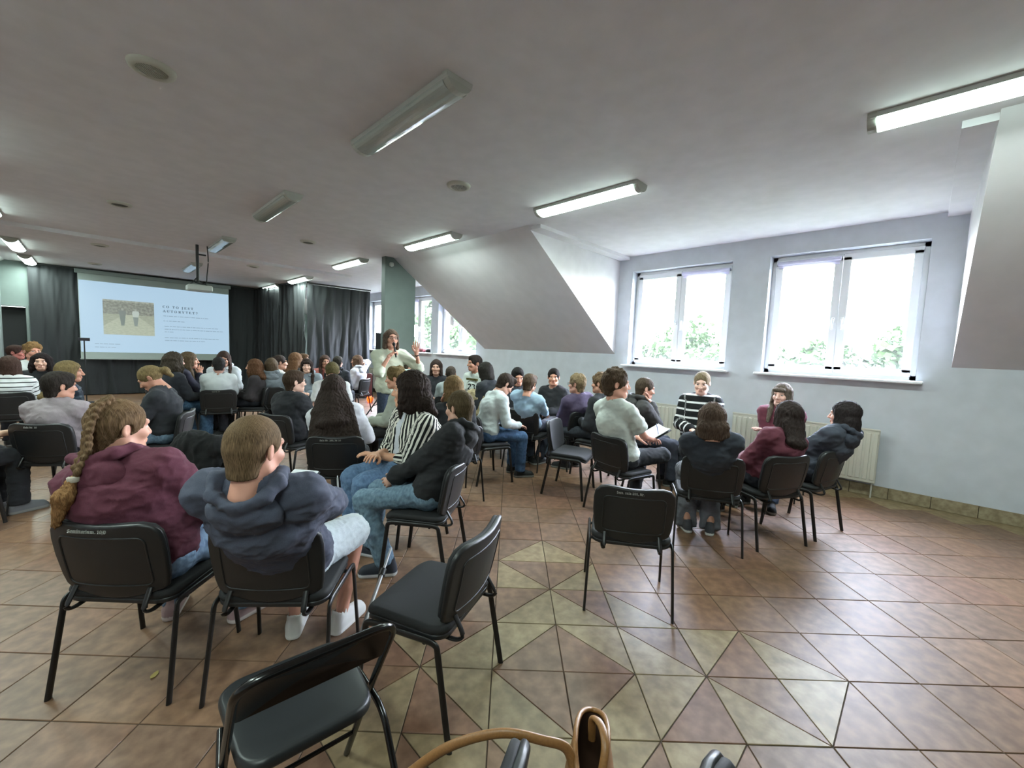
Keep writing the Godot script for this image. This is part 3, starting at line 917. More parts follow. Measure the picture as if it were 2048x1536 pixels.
	put("panel", g.mesh(), mat("dark_red_vinyl", Color(0.3, 0.09, 0.09), 0.5), red)
	for s: float in [-1.0, 1.0]:
		g = Geo.new()
		g.tube(PackedVector3Array([Vector3(s * 0.21, 0, 0.0), Vector3(s * 0.21, 0.84, -0.126)]), 0.012)
		put("leg", g.mesh(), mat("black_lacquer", Color(0.03, 0.026, 0.024), 0.22), red)
	var pod := thing("phone_stand", "thin black stand with a small sign in front of the screen", "stand", Transform3D(Basis(Vector3.UP, -0.4), Vector3(-0.12, 0, -13.6)))
	g = Geo.new()
	g.tube(PackedVector3Array([Vector3(0, 0.02, 0), Vector3(0, 1.42, 0)]), 0.012)
	put("pole", g.mesh(), mat("plastic", Color(0.05, 0.05, 0.055), 0.6), pod)
	g = Geo.new()
	g.lathe(PackedVector2Array([Vector2(0, 0.02), Vector2(0.15, 0.015), Vector2(0.16, 0.0), Vector2(0, 0)]), Vector3.ZERO, 20)
	put("base", g.mesh(), mat("plastic", Color(0.05, 0.05, 0.055), 0.6), pod)
	g = Geo.new()
	g.box(Vector3(0.0, 1.45, 0), Vector3(0.2, 0.07, 0.02), Basis(), 0.004)
	put("sign", g.mesh(), mat("plastic", Color(0.12, 0.1, 0.14), 0.5), pod)
	g = Geo.new()
	g.slab(PackedVector2Array([Vector2(-0.026, 0), Vector2(-0.012, -0.011), Vector2(0.01, -0.012), Vector2(0.026, -0.002), Vector2(0.016, 0.01), Vector2(-0.006, 0.013)]), 0.0, 0.002, 0.0008, func(p: Vector3) -> Vector3: return Vector3(p.x, 0.001 + p.z + 5.0 * p.x * p.x, -p.y))
	tag(put("leaf", g.mesh(), mat("yellow_leaf", Color(0.6, 0.53, 0.27), 0.7), null, Transform3D(Basis(Vector3.UP, 0.9), Vector3(0.16, 0.0, -2.45))), "pale yellow leaf on the floor tiles under the front chair", "leaf")
	g = Geo.new()
	g.box(Vector3(0, 0.01, 0), Vector3(0.4, 0.016, 0.34), Basis(), 0.006)
	var stool := thing("stool", "wooden-topped stool with dark legs beside the standing woman", "stool", Transform3D(Basis(Vector3.UP, 0.5), Vector3(2.98, 0.44, -6.05)))
	put("seat", g.mesh(), mat("brown_wood", Color(0.34, 0.22, 0.13), 0.5), stool)
	for p: Vector2 in [Vector2(-0.17, -0.14), Vector2(0.17, -0.14), Vector2(-0.17, 0.14), Vector2(0.17, 0.14)]:
		g = Geo.new()
		g.tube(PackedVector3Array([Vector3(p.x, 0.0, p.y), Vector3(p.x * 1.2, -0.44, p.y * 1.2)]), 0.013)
		put("leg", g.mesh(), mat("black_lacquer", Color(0.03, 0.026, 0.024), 0.22), stool)
	var cam := thing("camera_box", "small white security camera on the green pier near the ceiling", "camera", Transform3D(Basis(), Vector3(4.1, 3.13, -7.42)))
	g = Geo.new()
	g.lathe(PackedVector2Array([Vector2(0, 0.05), Vector2(0.03, 0.045), Vector2(0.045, 0.02), Vector2(0.045, -0.02), Vector2(0, -0.045)]), Vector3.ZERO, 16)
	put("dome", g.mesh(), mat("projector_plastic", Color(0.66, 0.68, 0.66), 0.45), cam)
	g = Geo.new()
	g.box(Vector3(0.03, 0.03, -0.03), Vector3(0.1, 0.05, 0.04), Basis(), 0.006)
	put("bracket", g.mesh(), mat("projector_plastic", Color(0.4, 0.42, 0.41), 0.45), cam)


func in_hand(P: Dictionary, which: String, make: Callable, off: Vector3, turn: Vector3) -> void:
	var j: Dictionary = P.joints
	var w: Vector3 = j.wl if which == "l" else j.wr
	var base: Transform3D = P.node.transform
	make.call(base * Transform3D(Basis.from_euler(turn), w + off))


func pen(called: String, label: String, tr: Transform3D, c: Color) -> void:
	var t := thing(called, label, "pen", tr)
	var g := Geo.new()
	g.tube(PackedVector3Array([Vector3(0, 0, -0.07), Vector3(0, 0, 0.06)]), 0.0045)
	put("barrel", g.mesh(), mat("plastic", c, 0.35), t)
	g = Geo.new()
	g.tube(PackedVector3Array([Vector3(0, 0, -0.082), Vector3(0, 0, -0.068)]), 0.0025)
	put("tip", g.mesh(), mat("grey_aluminium", Color(0.6, 0.6, 0.6), 0.35, 0.6), t)


# ------------------------------------------------------------------ trees outside the windows
func build_outside() -> void:
	var rng := RandomNumberGenerator.new()
	rng.seed = 21
	var leaf := Geo.new()
	for q: Array in [[0.0, 0.0], [1.2, 0.8], [2.3, -0.7]]:
		var b := Basis(Vector3.UP, q[0]) * Basis(Vector3.RIGHT, q[1])
		var p := [Vector3(0, 0, 0), Vector3(0.16, 0.03, 0.12), Vector3(0.03, 0.06, 0.34), Vector3(-0.14, 0.03, 0.14)]
		leaf.face(b * p[0], b * p[1], b * p[2], b * p[3])
	var lm := mat("tree_leaf", Color(0.2, 0.27, 0.13), 0.7)
	lm.vertex_color_use_as_albedo = true
	lm.backlight_enabled = true
	lm.backlight = Color(0.12, 0.17, 0.06)
	var bark := mat("tree_bark", Color(0.2, 0.17, 0.14), 0.9)
	var one := leaf.mesh()
	var names := ["broad green tree seen low through the left large window", "yellowish shrub-like tree behind the left large window", "round green tree at the right edge of the right large window", "pale tree in the middle of the right large window", "yellow-green tree at the left edge of the right large window", "dark green tree outside the far window beside the slope", "tall slim tree outside the far window behind the pier", "distant tree rising over the window sills", "green tree far right outside, partly behind the slope"]
	var spots := [[27, -10.5, 3.6, 3.4], [24, -13.2, 1.6, 2.2], [24, -2.2, 2.4, 3.2], [30, -4.6, 3.2, 3.4], [22, -6.0, 1.4, 2.2], [15, -15.6, 3.6, 2.6], [17, -23.0, 5.2, 3.4], [40, -16.0, 4.4, 4.5], [26, 1.6, 4.6, 3.6]]
	for k in spots.size():
		var s: Array = spots[k]
		var t := thing("tree", names[k], "tree", Transform3D(Basis(), Vector3(s[0], -7.0, s[1])), "trees outside the windows")
		var g := Geo.new()
		g.tube(PackedVector3Array([Vector3.ZERO, Vector3(0.1, s[2] + 5.5, 0.1)]), 0.22, -1.0, Vector3.BACK, 8)
		for q in 5:
			var a := TAU * q / 5
			g.tube(PackedVector3Array([Vector3(0.05, 3.5 + q * 0.3, 0.05), Vector3(cos(a) * s[3] * 0.7, 5.0 + s[2] * 0.5 + q * 0.2, sin(a) * s[3] * 0.7)]), 0.07, -1.0, Vector3.UP, 6)
		put("trunk", g.mesh(), bark, t)
		var mm := MultiMesh.new()
		mm.transform_format = MultiMesh.TRANSFORM_3D
		mm.use_colors = true
		mm.mesh = one
		var clumps := []
		var top: float = s[2] + 7.0
		for q in 40:
			var d := Vector3(rng.randfn(), rng.randfn() * 1.0, rng.randfn()).normalized() * pow(rng.randf(), 0.4)
			clumps.append([Vector3(d.x * s[3], top - 3.6 + d.y * 3.4, d.z * s[3]), rng.randf_range(0.5, 0.95), rng.randf_range(0.55, 1.0)])
		mm.instance_count = 3400
		for q in 3400:
			var c: Array = clumps[q % clumps.size()]
			var d: Vector3 = Vector3(rng.randfn(), rng.randfn(), rng.randfn()).normalized() * c[1] * pow(rng.randf(), 0.35)
			var b := Basis(Vector3(rng.randfn(), rng.randfn(), rng.randfn()).normalized(), rng.randf() * TAU).scaled(Vector3.ONE * rng.randf_range(0.7, 1.3))
			mm.set_instance_transform(q, Transform3D(b, c[0] + d))
			var v: float = c[2] * rng.randf_range(0.75, 1.0)
			mm.set_instance_color(q, Color(v * (1.0 if k in [1, 4] else 0.75), v, v * 0.6))
		var o := MultiMeshInstance3D.new()
		o.name = "crown"
		o.multimesh = mm
		o.material_override = lm
		t.add_child(o, true)
		stuff(o)
	var gr := Geo.new()
	gr.box(Vector3(60, -7.3, -10), Vector3(110, 0.5, 160))
	struct(put("ground_outside", gr.mesh(), mat("lawn", Color(0.2, 0.25, 0.12), 0.95, 0.0, noise_tex("weave", 0.12, Color(0.86, 0.86, 0.86), Color(1, 1, 1), 3), Vector3.ONE * 0.2, true)), "lawn far below the windows", "ground")
# ------------------------------------------------------------------ people
var head_v: PackedVector3Array
var head_i: PackedInt32Array
var head_k: PackedByteArray
var hands := {}
var shoe_v: PackedVector3Array
var shoe_i: PackedInt32Array
var fold_noise: FastNoiseLite
var lock_noise: FastNoiseLite


func make_templates() -> void:
	fold_noise = FastNoiseLite.new()
	fold_noise.frequency = 1.0
	fold_noise.seed = 5
	fold_noise.fractal_type = FastNoiseLite.FRACTAL_RIDGED
	fold_noise.fractal_octaves = 2
	lock_noise = FastNoiseLite.new()
	lock_noise.frequency = 1.0
	lock_noise.seed = 9
	lock_noise.fractal_octaves = 2
	# head: origin half way up, face towards -z, 0.235 tall
	var f := Field.new(Vector3(-0.1, -0.17, -0.135), Vector3(0.1, 0.125, 0.12), 0.0036)
	f.ell(Vector3(0, 0.03, 0.012), Vector3(0.075, 0.088, 0.097), Basis(), 0.02)
	f.ell(Vector3(0, -0.035, -0.025), Vector3(0.06, 0.082, 0.068), Basis(), 0.025)
	f.cap(Vector3(-0.02, -0.095, -0.068), Vector3(0.02, -0.095, -0.068), 0.02, 0.02, 0.025)
	for s in [-1.0, 1.0]:
		f.cap(Vector3(s * 0.05, -0.07, 0.0), Vector3(s * 0.02, -0.095, -0.06), 0.02, 0.018, 0.03)
		f.ell(Vector3(s * 0.036, -0.03, -0.066), Vector3(0.028, 0.026, 0.026), Basis(), 0.02)
	f.cap(Vector3(-0.034, 0.021, -0.083), Vector3(0.034, 0.021, -0.083), 0.014, 0.014, 0.015)
	for s in [-1.0, 1.0]:
		f.ell(Vector3(s * 0.031, 0.0, -0.105), Vector3(0.019, 0.0125, 0.02), Basis(), 0.012, 0, true)
	f.cap(Vector3(0, 0.012, -0.09), Vector3(0, -0.033, -0.113), 0.009, 0.013, 0.014)
	for s in [-1.0, 1.0]:
		f.ell(Vector3(s * 0.012, -0.036, -0.101), Vector3(0.0095, 0.009, 0.012), Basis(), 0.006)
		f.ell(Vector3(s * 0.031, 0.0, -0.079), Vector3(0.0125, 0.0125, 0.0125), Basis(), 0.003)
	f.cap(Vector3(-0.016, -0.062, -0.0935), Vector3(0.016, -0.062, -0.0935), 0.007, 0.007, 0.008)
	f.cap(Vector3(-0.014, -0.073, -0.092), Vector3(0.014, -0.073, -0.092), 0.008, 0.008, 0.007)
	f.carve(Vector3(-0.02, -0.0675, -0.104), Vector3(0.02, -0.0675, -0.104), 0.003, 0.003, 0.003)
	for s in [-1.0, 1.0]:
		var eb := Basis(Vector3.UP, s * 0.35) * Basis(Vector3.RIGHT, -0.15)
		f.ell(Vector3(s * 0.079, -0.006, 0.016), Vector3(0.0085, 0.029, 0.0175), eb, 0.006)
		f.ell(Vector3(s * 0.088, -0.004, 0.012), Vector3(0.006, 0.018, 0.009), eb, 0.005, 0, true)
	f.cap(Vector3(0, -0.05, 0.01), Vector3(0, -0.165, 0.03), 0.053, 0.054, 0.025)
	var r := f.net()
	head_v = r[0]
	head_i = r[2]
	head_k.resize(head_v.size())
	for k in head_v.size():
		var p := head_v[k]
		var ax := absf(p.x)
		if p.z < -0.05:
			if p.y > -0.08 and p.y < -0.055 and ax < 0.023 - absf(p.y + 0.067) * 0.5 and p.z < -0.088:
				head_k[k] = 1
			elif p.y > 0.019 + (ax - 0.03) * -0.1 and p.y < 0.0275 and ax > 0.013 and ax < 0.047:
				head_k[k] = 2
			elif absf(p.y + 0.0005) < 0.0075 - absf(ax - 0.031) * 0.28 and absf(ax - 0.031) < 0.014:
				head_k[k] = 4 if absf(ax - 0.031) < 0.0058 else 3
	# hands: wrist at the origin, fingers towards -z, palm down, thumb at -x (a right hand)
	for kind in ["relaxed", "grip", "open"]:
		var curl: float = {"relaxed": 0.38, "grip": 1.25, "open": 0.1}[kind]
		var g := Field.new(Vector3(-0.075, -0.085, -0.2), Vector3(0.055, 0.035, 0.03), 0.003)
		g.cap(Vector3(0, 0, 0.02), Vector3(0, 0, -0.02), 0.024, 0.023, 0.01, 0, Vector3.RIGHT, 1.15)
		g.cap(Vector3(0.004, 0, -0.02), Vector3(0.002, 0.002, -0.07), 0.016, 0.013, 0.012, 0, Vector3.RIGHT, 2.3)
		var ls := [0.072, 0.082, 0.076, 0.06]
		for q in 4:
			var x := -0.03 + q * 0.0205
			var p := Vector3(x, 0.001, -0.08 + absf(q - 1.2) * 0.004)
			var l: float = ls[q]
			var spread := (q - 1.3) * -0.07
			var a := curl * (0.75 + q * 0.09)
			var e := 0.0
			for seg in 3:
				e += a * [0.55, 1.0, 0.75][seg]
				var dr := Vector3(-sin(spread), -sin(e), -cos(e) * cos(spread)).normalized()
				var w: Vector3 = p + dr * l * [0.45, 0.3, 0.25][seg]
				g.cap(p, w, 0.0092 - seg * 0.001, 0.0085 - seg * 0.0011, 0.002 if seg else 0.006)
				p = w
		var t0 := Vector3(-0.018, -0.006, -0.02)
		var t1 := Vector3(-0.046, -0.02, -0.052)
		var t2 := t1 + (Vector3(-0.008, -0.014, -0.03) if kind != "grip" else Vector3(0.016, -0.022, -0.022))
		var t3 := t2 + (Vector3(0.002, -0.008, -0.024) if kind != "grip" else Vector3(0.024, -0.006, -0.008))
		g.cap(t0, t1, 0.016, 0.0125, 0.01)
		g.cap(t1, t2, 0.0115, 0.0105, 0.003)
		g.cap(t2, t3, 0.0105, 0.008, 0.002)
		var q := g.net()
		hands[kind] = [q[0], q[2]]
	# shoe: ankle above the origin, sole at y 0, toe towards -z
	var sh := Field.new(Vector3(-0.06, 0, -0.2), Vector3(0.06, 0.13, 0.09), 0.006)
	sh.cap(Vector3(0, 0.016, 0.04), Vector3(0, 0.016, -0.14), 0.038, 0.042, 0.004, 1)
	sh.carve(Vector3(0, -0.2, 0.1), Vector3(0, -0.2, -0.25), 0.2, 0.2, 0.003)
	sh.cap(Vector3(0, 0.05, 0.035), Vector3(0, 0.038, -0.13), 0.036, 0.034, 0.012, 0, Vector3.RIGHT, 1.05)
	sh.cap(Vector3(0, 0.05, 0.03), Vector3(0, 0.1, 0.02), 0.038, 0.042, 0.02, 0, Vector3.RIGHT, 0.85)
	sh.cap(Vector3(0, 0.085, -0.02), Vector3(0, 0.055, -0.1), 0.022, 0.022, 0.012)
	sh.carve(Vector3(0, 0.1, 0.02), Vector3(0, 0.16, 0.02), 0.03, 0.036, 0.004)
	var sn := sh.net()
	shoe_v = sn[0]
	shoe_i = sn[2]


static func reach(a: Vector3, target: Vector3, l1: float, l2: float, pole: Vector3) -> Array:
	var dv := target - a
	var dist := clampf(dv.length(), absf(l1 - l2) + 0.03, l1 + l2 - 0.004)
	var dn := dv.normalized()
	var x := (l1 * l1 - l2 * l2 + dist * dist) / (2.0 * dist)
	var hh := sqrt(maxf(l1 * l1 - x * x, 0.0))
	var up := (pole - dn * pole.dot(dn)).normalized()
	return [a + dn * x + up * hh, a + dn * dist]


const LEGS := {  # knee and ankle for the right leg (mirror x for the left)
	"sit": [0.115, 0.51, -0.43, 0.115, 0.1, -0.42], "tuck": [0.11, 0.51, -0.43, 0.1, 0.1, -0.2], "out": [0.12, 0.51, -0.44, 0.13, 0.1, -0.64],
	"wide": [0.22, 0.51, -0.39, 0.2, 0.1, -0.36], "stand": [0.095, 0.5, -0.03, 0.1, 0.1, 0.0]}


# works out one person's meshes; runs on a worker thread and touches no nodes
func shape_person(P: Dictionary) -> Array:
	var out := []  # [part name, arrays, material spec]
	var s: float = P.get("s", 1.0)
	var bl: float = P.get("bulk", 1.0) * s * 0.95
	var cell: float = P.get("cell", 0.014)
	var inv := Transform3D(Basis(Vector3.UP, P.yaw), P.at).affine_inverse()
	var ht: Vector3 = inv * P.head
	var hs: float = s * P.get("headsize", 1.0)
	var hb := Basis(Vector3.UP, -deg_to_rad(P.get("look", 0.0))) * Basis(Vector3.RIGHT, -deg_to_rad(P.get("nod", 0.0))) * Basis(Vector3.BACK, deg_to_rad(P.get("tilt", 0.0)))
	var hc := ht - hb.y * 0.118 * hs
	var nt := hc + hb * Vector3(0, -0.075, 0.018) * hs
	var stand: bool = P.get("legs", "sit") == "stand"
	var pv := Vector3(0, 0.93 * s if stand else 0.585, 0.03)
	var nb := nt + (pv - nt).normalized() * 0.04 * s + Vector3(0, 0, 0.012)
	var up := (nb - pv).normalized()
	var rt := (Vector3.RIGHT.rotated(Vector3.UP, -deg_to_rad(P.get("twist", 0.0))))
	rt = (rt - up * rt.dot(up)).normalized()
	var fw := -(rt.cross(up))
	var ch := pv.lerp(nb, 0.6) - fw * 0.025
	var wid: float = P.get("wide", 1.0)
	var sh_r := nb - up * 0.1 * s + rt * 0.158 * s * wid
	var sh_l := nb - up * 0.1 * s - rt * 0.158 * s * wid
	# arms
	var arms: Array = P.get("arms", [])
	var spec: String = P.get("arm", "lap")
	var tr: Vector3
	var tl: Vector3
	var pr := rt * 0.55 - up * 0.9 - fw * 0.3
	var pl := -rt * 0.55 - up * 0.9 - fw * 0.3
	match spec:
		"lap":
			tr = Vector3(0.05, 0.69, -0.24)
			tl = Vector3(-0.05, 0.68, -0.23)
		"thighs":
			tr = Vector3(0.13, 0.68, -0.26)
			tl = Vector3(-0.13, 0.68, -0.26)
		"knees":
			tr = Vector3(0.12, 0.66, -0.38)
			tl = Vector3(-0.12, 0.66, -0.38)
		"write":
			tr = Vector3(0.13, 0.71, -0.33)
			tl = Vector3(-0.11, 0.7, -0.33)
		"cross":
			tr = ch + fw * 0.2 - rt * 0.09 - up * 0.08
			tl = ch + fw * 0.2 + rt * 0.09 - up * 0.12
		"side":
			tr = sh_r - up * 0.48 + rt * 0.08 + fw * 0.05
			tl = sh_l - up * 0.48 - rt * 0.08 + fw * 0.05
		"cheek":
			tr = hc + hb * Vector3(0.07, -0.15, -0.07) * hs
			tl = Vector3(-0.06, 0.69, -0.25)
		"cheekl":
			tl = hc + hb * Vector3(-0.07, -0.15, -0.07) * hs
			tr = Vector3(0.06, 0.69, -0.25)
		"chin":
			tr = hc + hb * Vector3(0.02, -0.2, -0.12) * hs
			tl = Vector3(-0.04, 0.69, -0.28)
		"behind":
			tr = hc + hb * Vector3(0.1, -0.03, 0.1) * hs
			tl = Vector3(-0.06, 0.69, -0.25)
			pr = rt + up * 0.5
	if arms.size() == 2:
		tr = arms[0]
		tl = arms[1]
	if P.has("poles"):
		pr = P.poles[0]
		pl = P.poles[1]
	var ar := reach(sh_r, tr, 0.275 * s, 0.25 * s, pr)
	var al := reach(sh_l, tl, 0.275 * s, 0.25 * s, pl)
	# legs
	var lg: Array = P.get("leg", LEGS[P.get("legs", "sit")])
	var lg2: Array = P.get("leg2", lg)
	var hp_r := pv + Vector3(0.085, -0.01, 0)
	var hp_l := pv + Vector3(-0.085, -0.01, 0)
	var k_r := Vector3(lg[0], lg[1], lg[2])
	var a_r := Vector3(lg[3], lg[4], lg[5])
	var k_l := Vector3(-lg2[0], lg2[1], lg2[2])
	var a_l := Vector3(-lg2[3], lg2[4], lg2[5])
	var box := AABB(pv, Vector3.ZERO)
	for q: Vector3 in [nb, sh_r, sh_l, ar[0], ar[1], al[0], al[1], hp_r, hp_l, k_r, k_l, a_r, a_l, hc]:
		box = box.expand(q)
	box = box.grow(0.19 * maxf(1.0, bl))
	var seed_shift: float = P.get("seed", 1.0) * 17.3
	# ---- the body, one surface from neck to ankles
	var f := Field.new(box.position, box.end, maxf(cell, 0.013))
	var bs := sqrt(bl)
	f.cap(pv + up * 0.03, ch, 0.1 * bl, 0.108 * bl, 0.03, 0, rt, 1.3)
	f.cap(ch, nb - up * 0.09 * s, 0.108 * bl, 0.07, 0.03, 0, rt, 1.35)
	f.cap(hp_l, hp_r, 0.092 * bl, 0.092 * bl, 0.03)
	f.cap(nb - up * 0.035 * s, sh_r - rt * 0.01, 0.045, 0.045, 0.03)
	f.cap(nb - up * 0.035 * s, sh_l + rt * 0.01, 0.045, 0.045, 0.03)
	f.cap(nb - up * 0.04, hc + hb * Vector3(0, -0.06, 0.012) * hs, 0.055 * s, 0.05 * s, 0.03)
	for q in [[sh_r, ar], [sh_l, al]]:
		f.cap(q[0], q[1][0], 0.043 * bs, 0.036 * bs, 0.015)
		f.cap(q[1][0], q[1][1], 0.036 * bs, 0.026 * bs, 0.012)
	for q in [[hp_r, k_r, a_r], [hp_l, k_l, a_l]]:
		f.cap(q[0], q[1], 0.07 * bl, 0.05 * bs, 0.03)
		f.cap(q[1], q[2], 0.05 * bs, 0.034, 0.02)
	var r := f.net()
	var vs: PackedVector3Array = r[0]
	var ix: PackedInt32Array = r[2]
	var skin: Color = P.get("skin", Color(0.72, 0.52, 0.43)).srgb_to_linear()
	var hair_c: Color = P.hair[1].srgb_to_linear()
	var cols := PackedColorArray()
	cols.resize(vs.size())
	cols.fill(skin)
	var th := Transform3D(hb.scaled(Vector3.ONE * hs), hc)
	var base := vs.size()
	for v in head_v:
		vs.append(th * v)
	for k in head_k:
		match k:
			0: cols.append(skin)
			1: cols.append(skin.lerp(Color(0.42, 0.12, 0.11), 0.38))
			2: cols.append(skin.lerp(hair_c * 0.8, 0.55))
			3: cols.append(Color(0.45, 0.42, 0.4))
			4: cols.append(Color(0.05, 0.035, 0.025))
	for k in head_i:
		ix.append(k + base)
	var palms: Array = P.get("palms", [-up, -up])
	var kinds: Array = P.get("hands", ["relaxed", "relaxed"])
	for side in 2:
		var arm: Array = al if side else ar
		var dz: Vector3 = (arm[1] - arm[0]).normalized()
		if P.has("fingers"):
			dz = (dz * 0.4 + P.fingers[side]).normalized()
		var palm: Vector3 = palms[side]
		palm = palm - dz * palm.dot(dz)
		if palm.length() < 0.1:
			palm = fw - dz * fw.dot(dz)
		palm = palm.normalized()
		var hbas := Basis(dz.cross(-palm), -palm, -dz)
		var mir := Vector3(-1 if side else 1, 1, 1)
		var hd: Array = hands[kinds[side]]
		base = vs.size()
		var hsc: float = 0.95 * s
		for v: Vector3 in hd[0]:
			vs.append(arm[1] + hbas * (v * mir * hsc))
			cols.append(skin)
		var hi: PackedInt32Array = hd[1]
		for t in range(0, hi.size(), 3):
			if side:
				ix.append_array(PackedInt32Array([hi[t] + base, hi[t + 2] + base, hi[t + 1] + base]))
			else:
				ix.append_array(PackedInt32Array([hi[t] + base, hi[t + 1] + base, hi[t + 2] + base]))
	out.append(["body", arrays(vs, normals_of(vs, ix), ix, cols), ["skin"]])
	# ---- tops, from the innermost out: [kind, colour, extra]
	for g: Array in P.tops:
		var kind: String = g[0]
		var ex: Dictionary = g[2] if g.size() > 2 else {}
		var short: bool = kind in ["t_shirt"]
		var fat: float = ex.get("fat", {"t_shirt": 0.016, "shirt": 0.022, "sweater": 0.027, "hoodie": 0.03, "jacket": 0.03}.get(kind, 0.025))
		var c := Field.new(box.position, box.end, cell)
		var low: float = ex.get("hem", 0.0)
		c.cap(pv + up * 0.06, ch, 0.106 * bl + fat, 0.108 * bl + fat, 0.04, 0, rt, 1.32)
		c.cap(ch, nb - up * 0.085 * s, 0.108 * bl + fat, 0.058 + fat, 0.03, 0, rt, 1.35)
		c.cap(hp_l + up * (0.05 - low), hp_r + up * (0.05 - low), 0.1 * bl + fat * 0.8, 0.1 * bl + fat * 0.8, 0.03)
		if stand:
			c.cap(pv, pv - Vector3(0, 0.06 + low, 0), 0.1 * bl + fat, 0.105 * bl + fat, 0.02, 0, rt, 1.35, true)
		var e := 1
		for q in [[sh_r, ar], [sh_l, al]]:
			var sh: Vector3 = q[0]
			var el: Vector3 = q[1][0]
			var wr: Vector3 = q[1][1]
			c.cap(nb - up * (0.04 * s), sh, 0.04 + fat * 0.7, 0.048 + fat * 0.9, 0.06, 0)
			if short:
				c.cap(sh, sh.lerp(el, ex.get("sleeve", 0.75)), 0.046 * bs + fat, 0.041 * bs + fat * (1.0 if ex.has("inner") else 1.8), 0.02, e, Vector3.ZERO, 1.0, true)
			else:
				c.cap(sh, el, 0.045 * bs + fat, 0.04 * bs + fat, 0.045, e)
				var cuff := el.lerp(wr, ex.get("sleeve", 0.97))
				c.cap(el, cuff, 0.04 * bs + fat * 0.95, 0.029 * bs + fat * 0.6, 0.012, e + 1, Vector3.ZERO, 1.0, true)
				if kind in ["hoodie", "sweater", "jacket"]:
					c.cap(el.lerp(cuff, 0.8), el.lerp(cuff, 0.88), 0.034 * bs + fat, 0.034 * bs + fat, 0.01, e + 1)
			e += 2
		if not stand:
			c.carve(Vector3(-0.4, -0.3 + 0.455, 0.0), Vector3(0.4, -0.3 + 0.455, 0.0), 0.3, 0.3, 0.01)
		var hole: float = ex.get("neck", 0.062) * s
		c.carve(nb - up * 0.012 + fw * 0.012, hc, hole, hole * 0.96, 0.006)
		if ex.has("open"):  # unbuttoned front
			var w: float = ex.open
			c.carve(nb + fw * 0.13, ch + fw * 0.24, w * 0.8, w, 0.008)
			c.carve(ch + fw * 0.24, pv + fw * 0.26 - up * 0.05, w, w * 1.25, 0.008)
		var m := c.net()
		var cv: PackedVector3Array = m[0]
		var ci: PackedInt32Array = m[2]
		var cn := normals_of(cv, ci)
		var amp: float = ex.get("folds", {"t_shirt": 0.010, "shirt": 0.011, "sweater": 0.010, "hoodie": 0.012, "jacket": 0.012}.get(kind, 0.009))
		wrinkle(cv, cn, fold_noise, Vector3(4, 7, 4), amp * 0.9, seed_shift)
		wrinkle(cv, cn, fold_noise, Vector3(9, 15, 9), amp * 0.45, seed_shift + 3.0)
		var uv := PackedVector2Array()
		if ex.has("stripes"):
			var bones := [[pv, up, rt, -fw, 0.16], [sh_r, (ar[0] - sh_r).normalized(), Vector3.ZERO, Vector3.ZERO, 0.062], [ar[0], (ar[1] - ar[0]).normalized(), Vector3.ZERO, Vector3.ZERO, 0.055], [sh_l, (al[0] - sh_l).normalized(), Vector3.ZERO, Vector3.ZERO, 0.062], [al[0], (al[1] - al[0]).normalized(), Vector3.ZERO, Vector3.ZERO, 0.055]]
			for q in range(1, 5):
				var ax: Vector3 = bones[q][1]
				var w := (-fw - ax * (-fw).dot(ax)).normalized()
				bones[q][3] = w
				bones[q][2] = ax.cross(w)
			var ids: PackedByteArray = m[1]
			for q in cv.size():
				var bn: Array = bones[ids[q]]
				var p: Vector3 = cv[q] - bn[0]
				uv.append(Vector2(atan2(p.dot(bn[2]), p.dot(bn[3])) * bn[4], p.dot(bn[1])))
		out.append([kind, arrays(cv, normals_of(cv, ci), ci, PackedColorArray(), uv), [ex.get("stripes", "cloth"), g[1]]])
		if kind == "hoodie" or ex.has("hood"):
			var hd := Field.new(nb - Vector3.ONE * 0.24, nb + Vector3.ONE * 0.2, minf(cell, 0.011))
			var ring := [Vector3(-0.045, -0.06, -0.09), Vector3(-0.085, -0.02, -0.045), Vector3(-0.105, 0.012, 0.02), Vector3(-0.085, 0.016, 0.085), Vector3(0, 0.0, 0.125), Vector3(0.085, 0.016, 0.085), Vector3(0.105, 0.012, 0.02), Vector3(0.085, -0.02, -0.045), Vector3(0.045, -0.06, -0.09)]
			var to := Transform3D(Basis(rt, up, -fw).scaled(Vector3.ONE * s), nb)
			var ob := Basis(rt, up, -fw)
			hd.ell(to * Vector3(0, -0.085, 0.09 + 0.04 * (bl - 1.0)), Vector3(0.118, 0.085, 0.055) * s, ob, 0.05)
			hd.cap(to * Vector3(0, -0.07, 0.1), to * Vector3(0, -0.2, 0.085 + 0.09 * (bl - 1.0)), 0.045 * s, 0.016 * s, 0.05, 0, rt, 2.2)
			for q in 8:
				var w := 0.017 if q in [0, 7] else 0.022
				hd.cap(to * ring[q], to * ring[q + 1], w * s, w * s, 0.018)
			hd.ell(to * Vector3(0, 0.035, 0.05), Vector3(0.082, 0.06, 0.062) * s, ob, 0.012, 0, true)
			hd.carve(nb - up * 0.02, hc, 0.066 * s, 0.066 * s, 0.008)
			var hm := hd.net()
			var hv: PackedVector3Array = hm[0]
			var hx: PackedInt32Array = hm[2]
			wrinkle(hv, normals_of(hv, hx), fold_noise, Vector3(7, 9, 7), 0.009, seed_shift + 8.0)
			out.append(["hood", arrays(hv, normals_of(hv, hx), hx), ["cloth", ex.get("hood", g[1])]])
	# ---- legs
	var pk: String = P.pants[0]
	var pf: float = {"jeans": 0.014, "trousers": 0.016, "wide_jeans": 0.03, "wide_trousers": 0.03, "leggings": 0.006, "shorts": 0.03}[pk]
	var pn := Field.new(box.position, box.end, cell)
	pn.cap(hp_l, hp_r, 0.097 * bl + 0.012, 0.097 * bl + 0.012, 0.03)
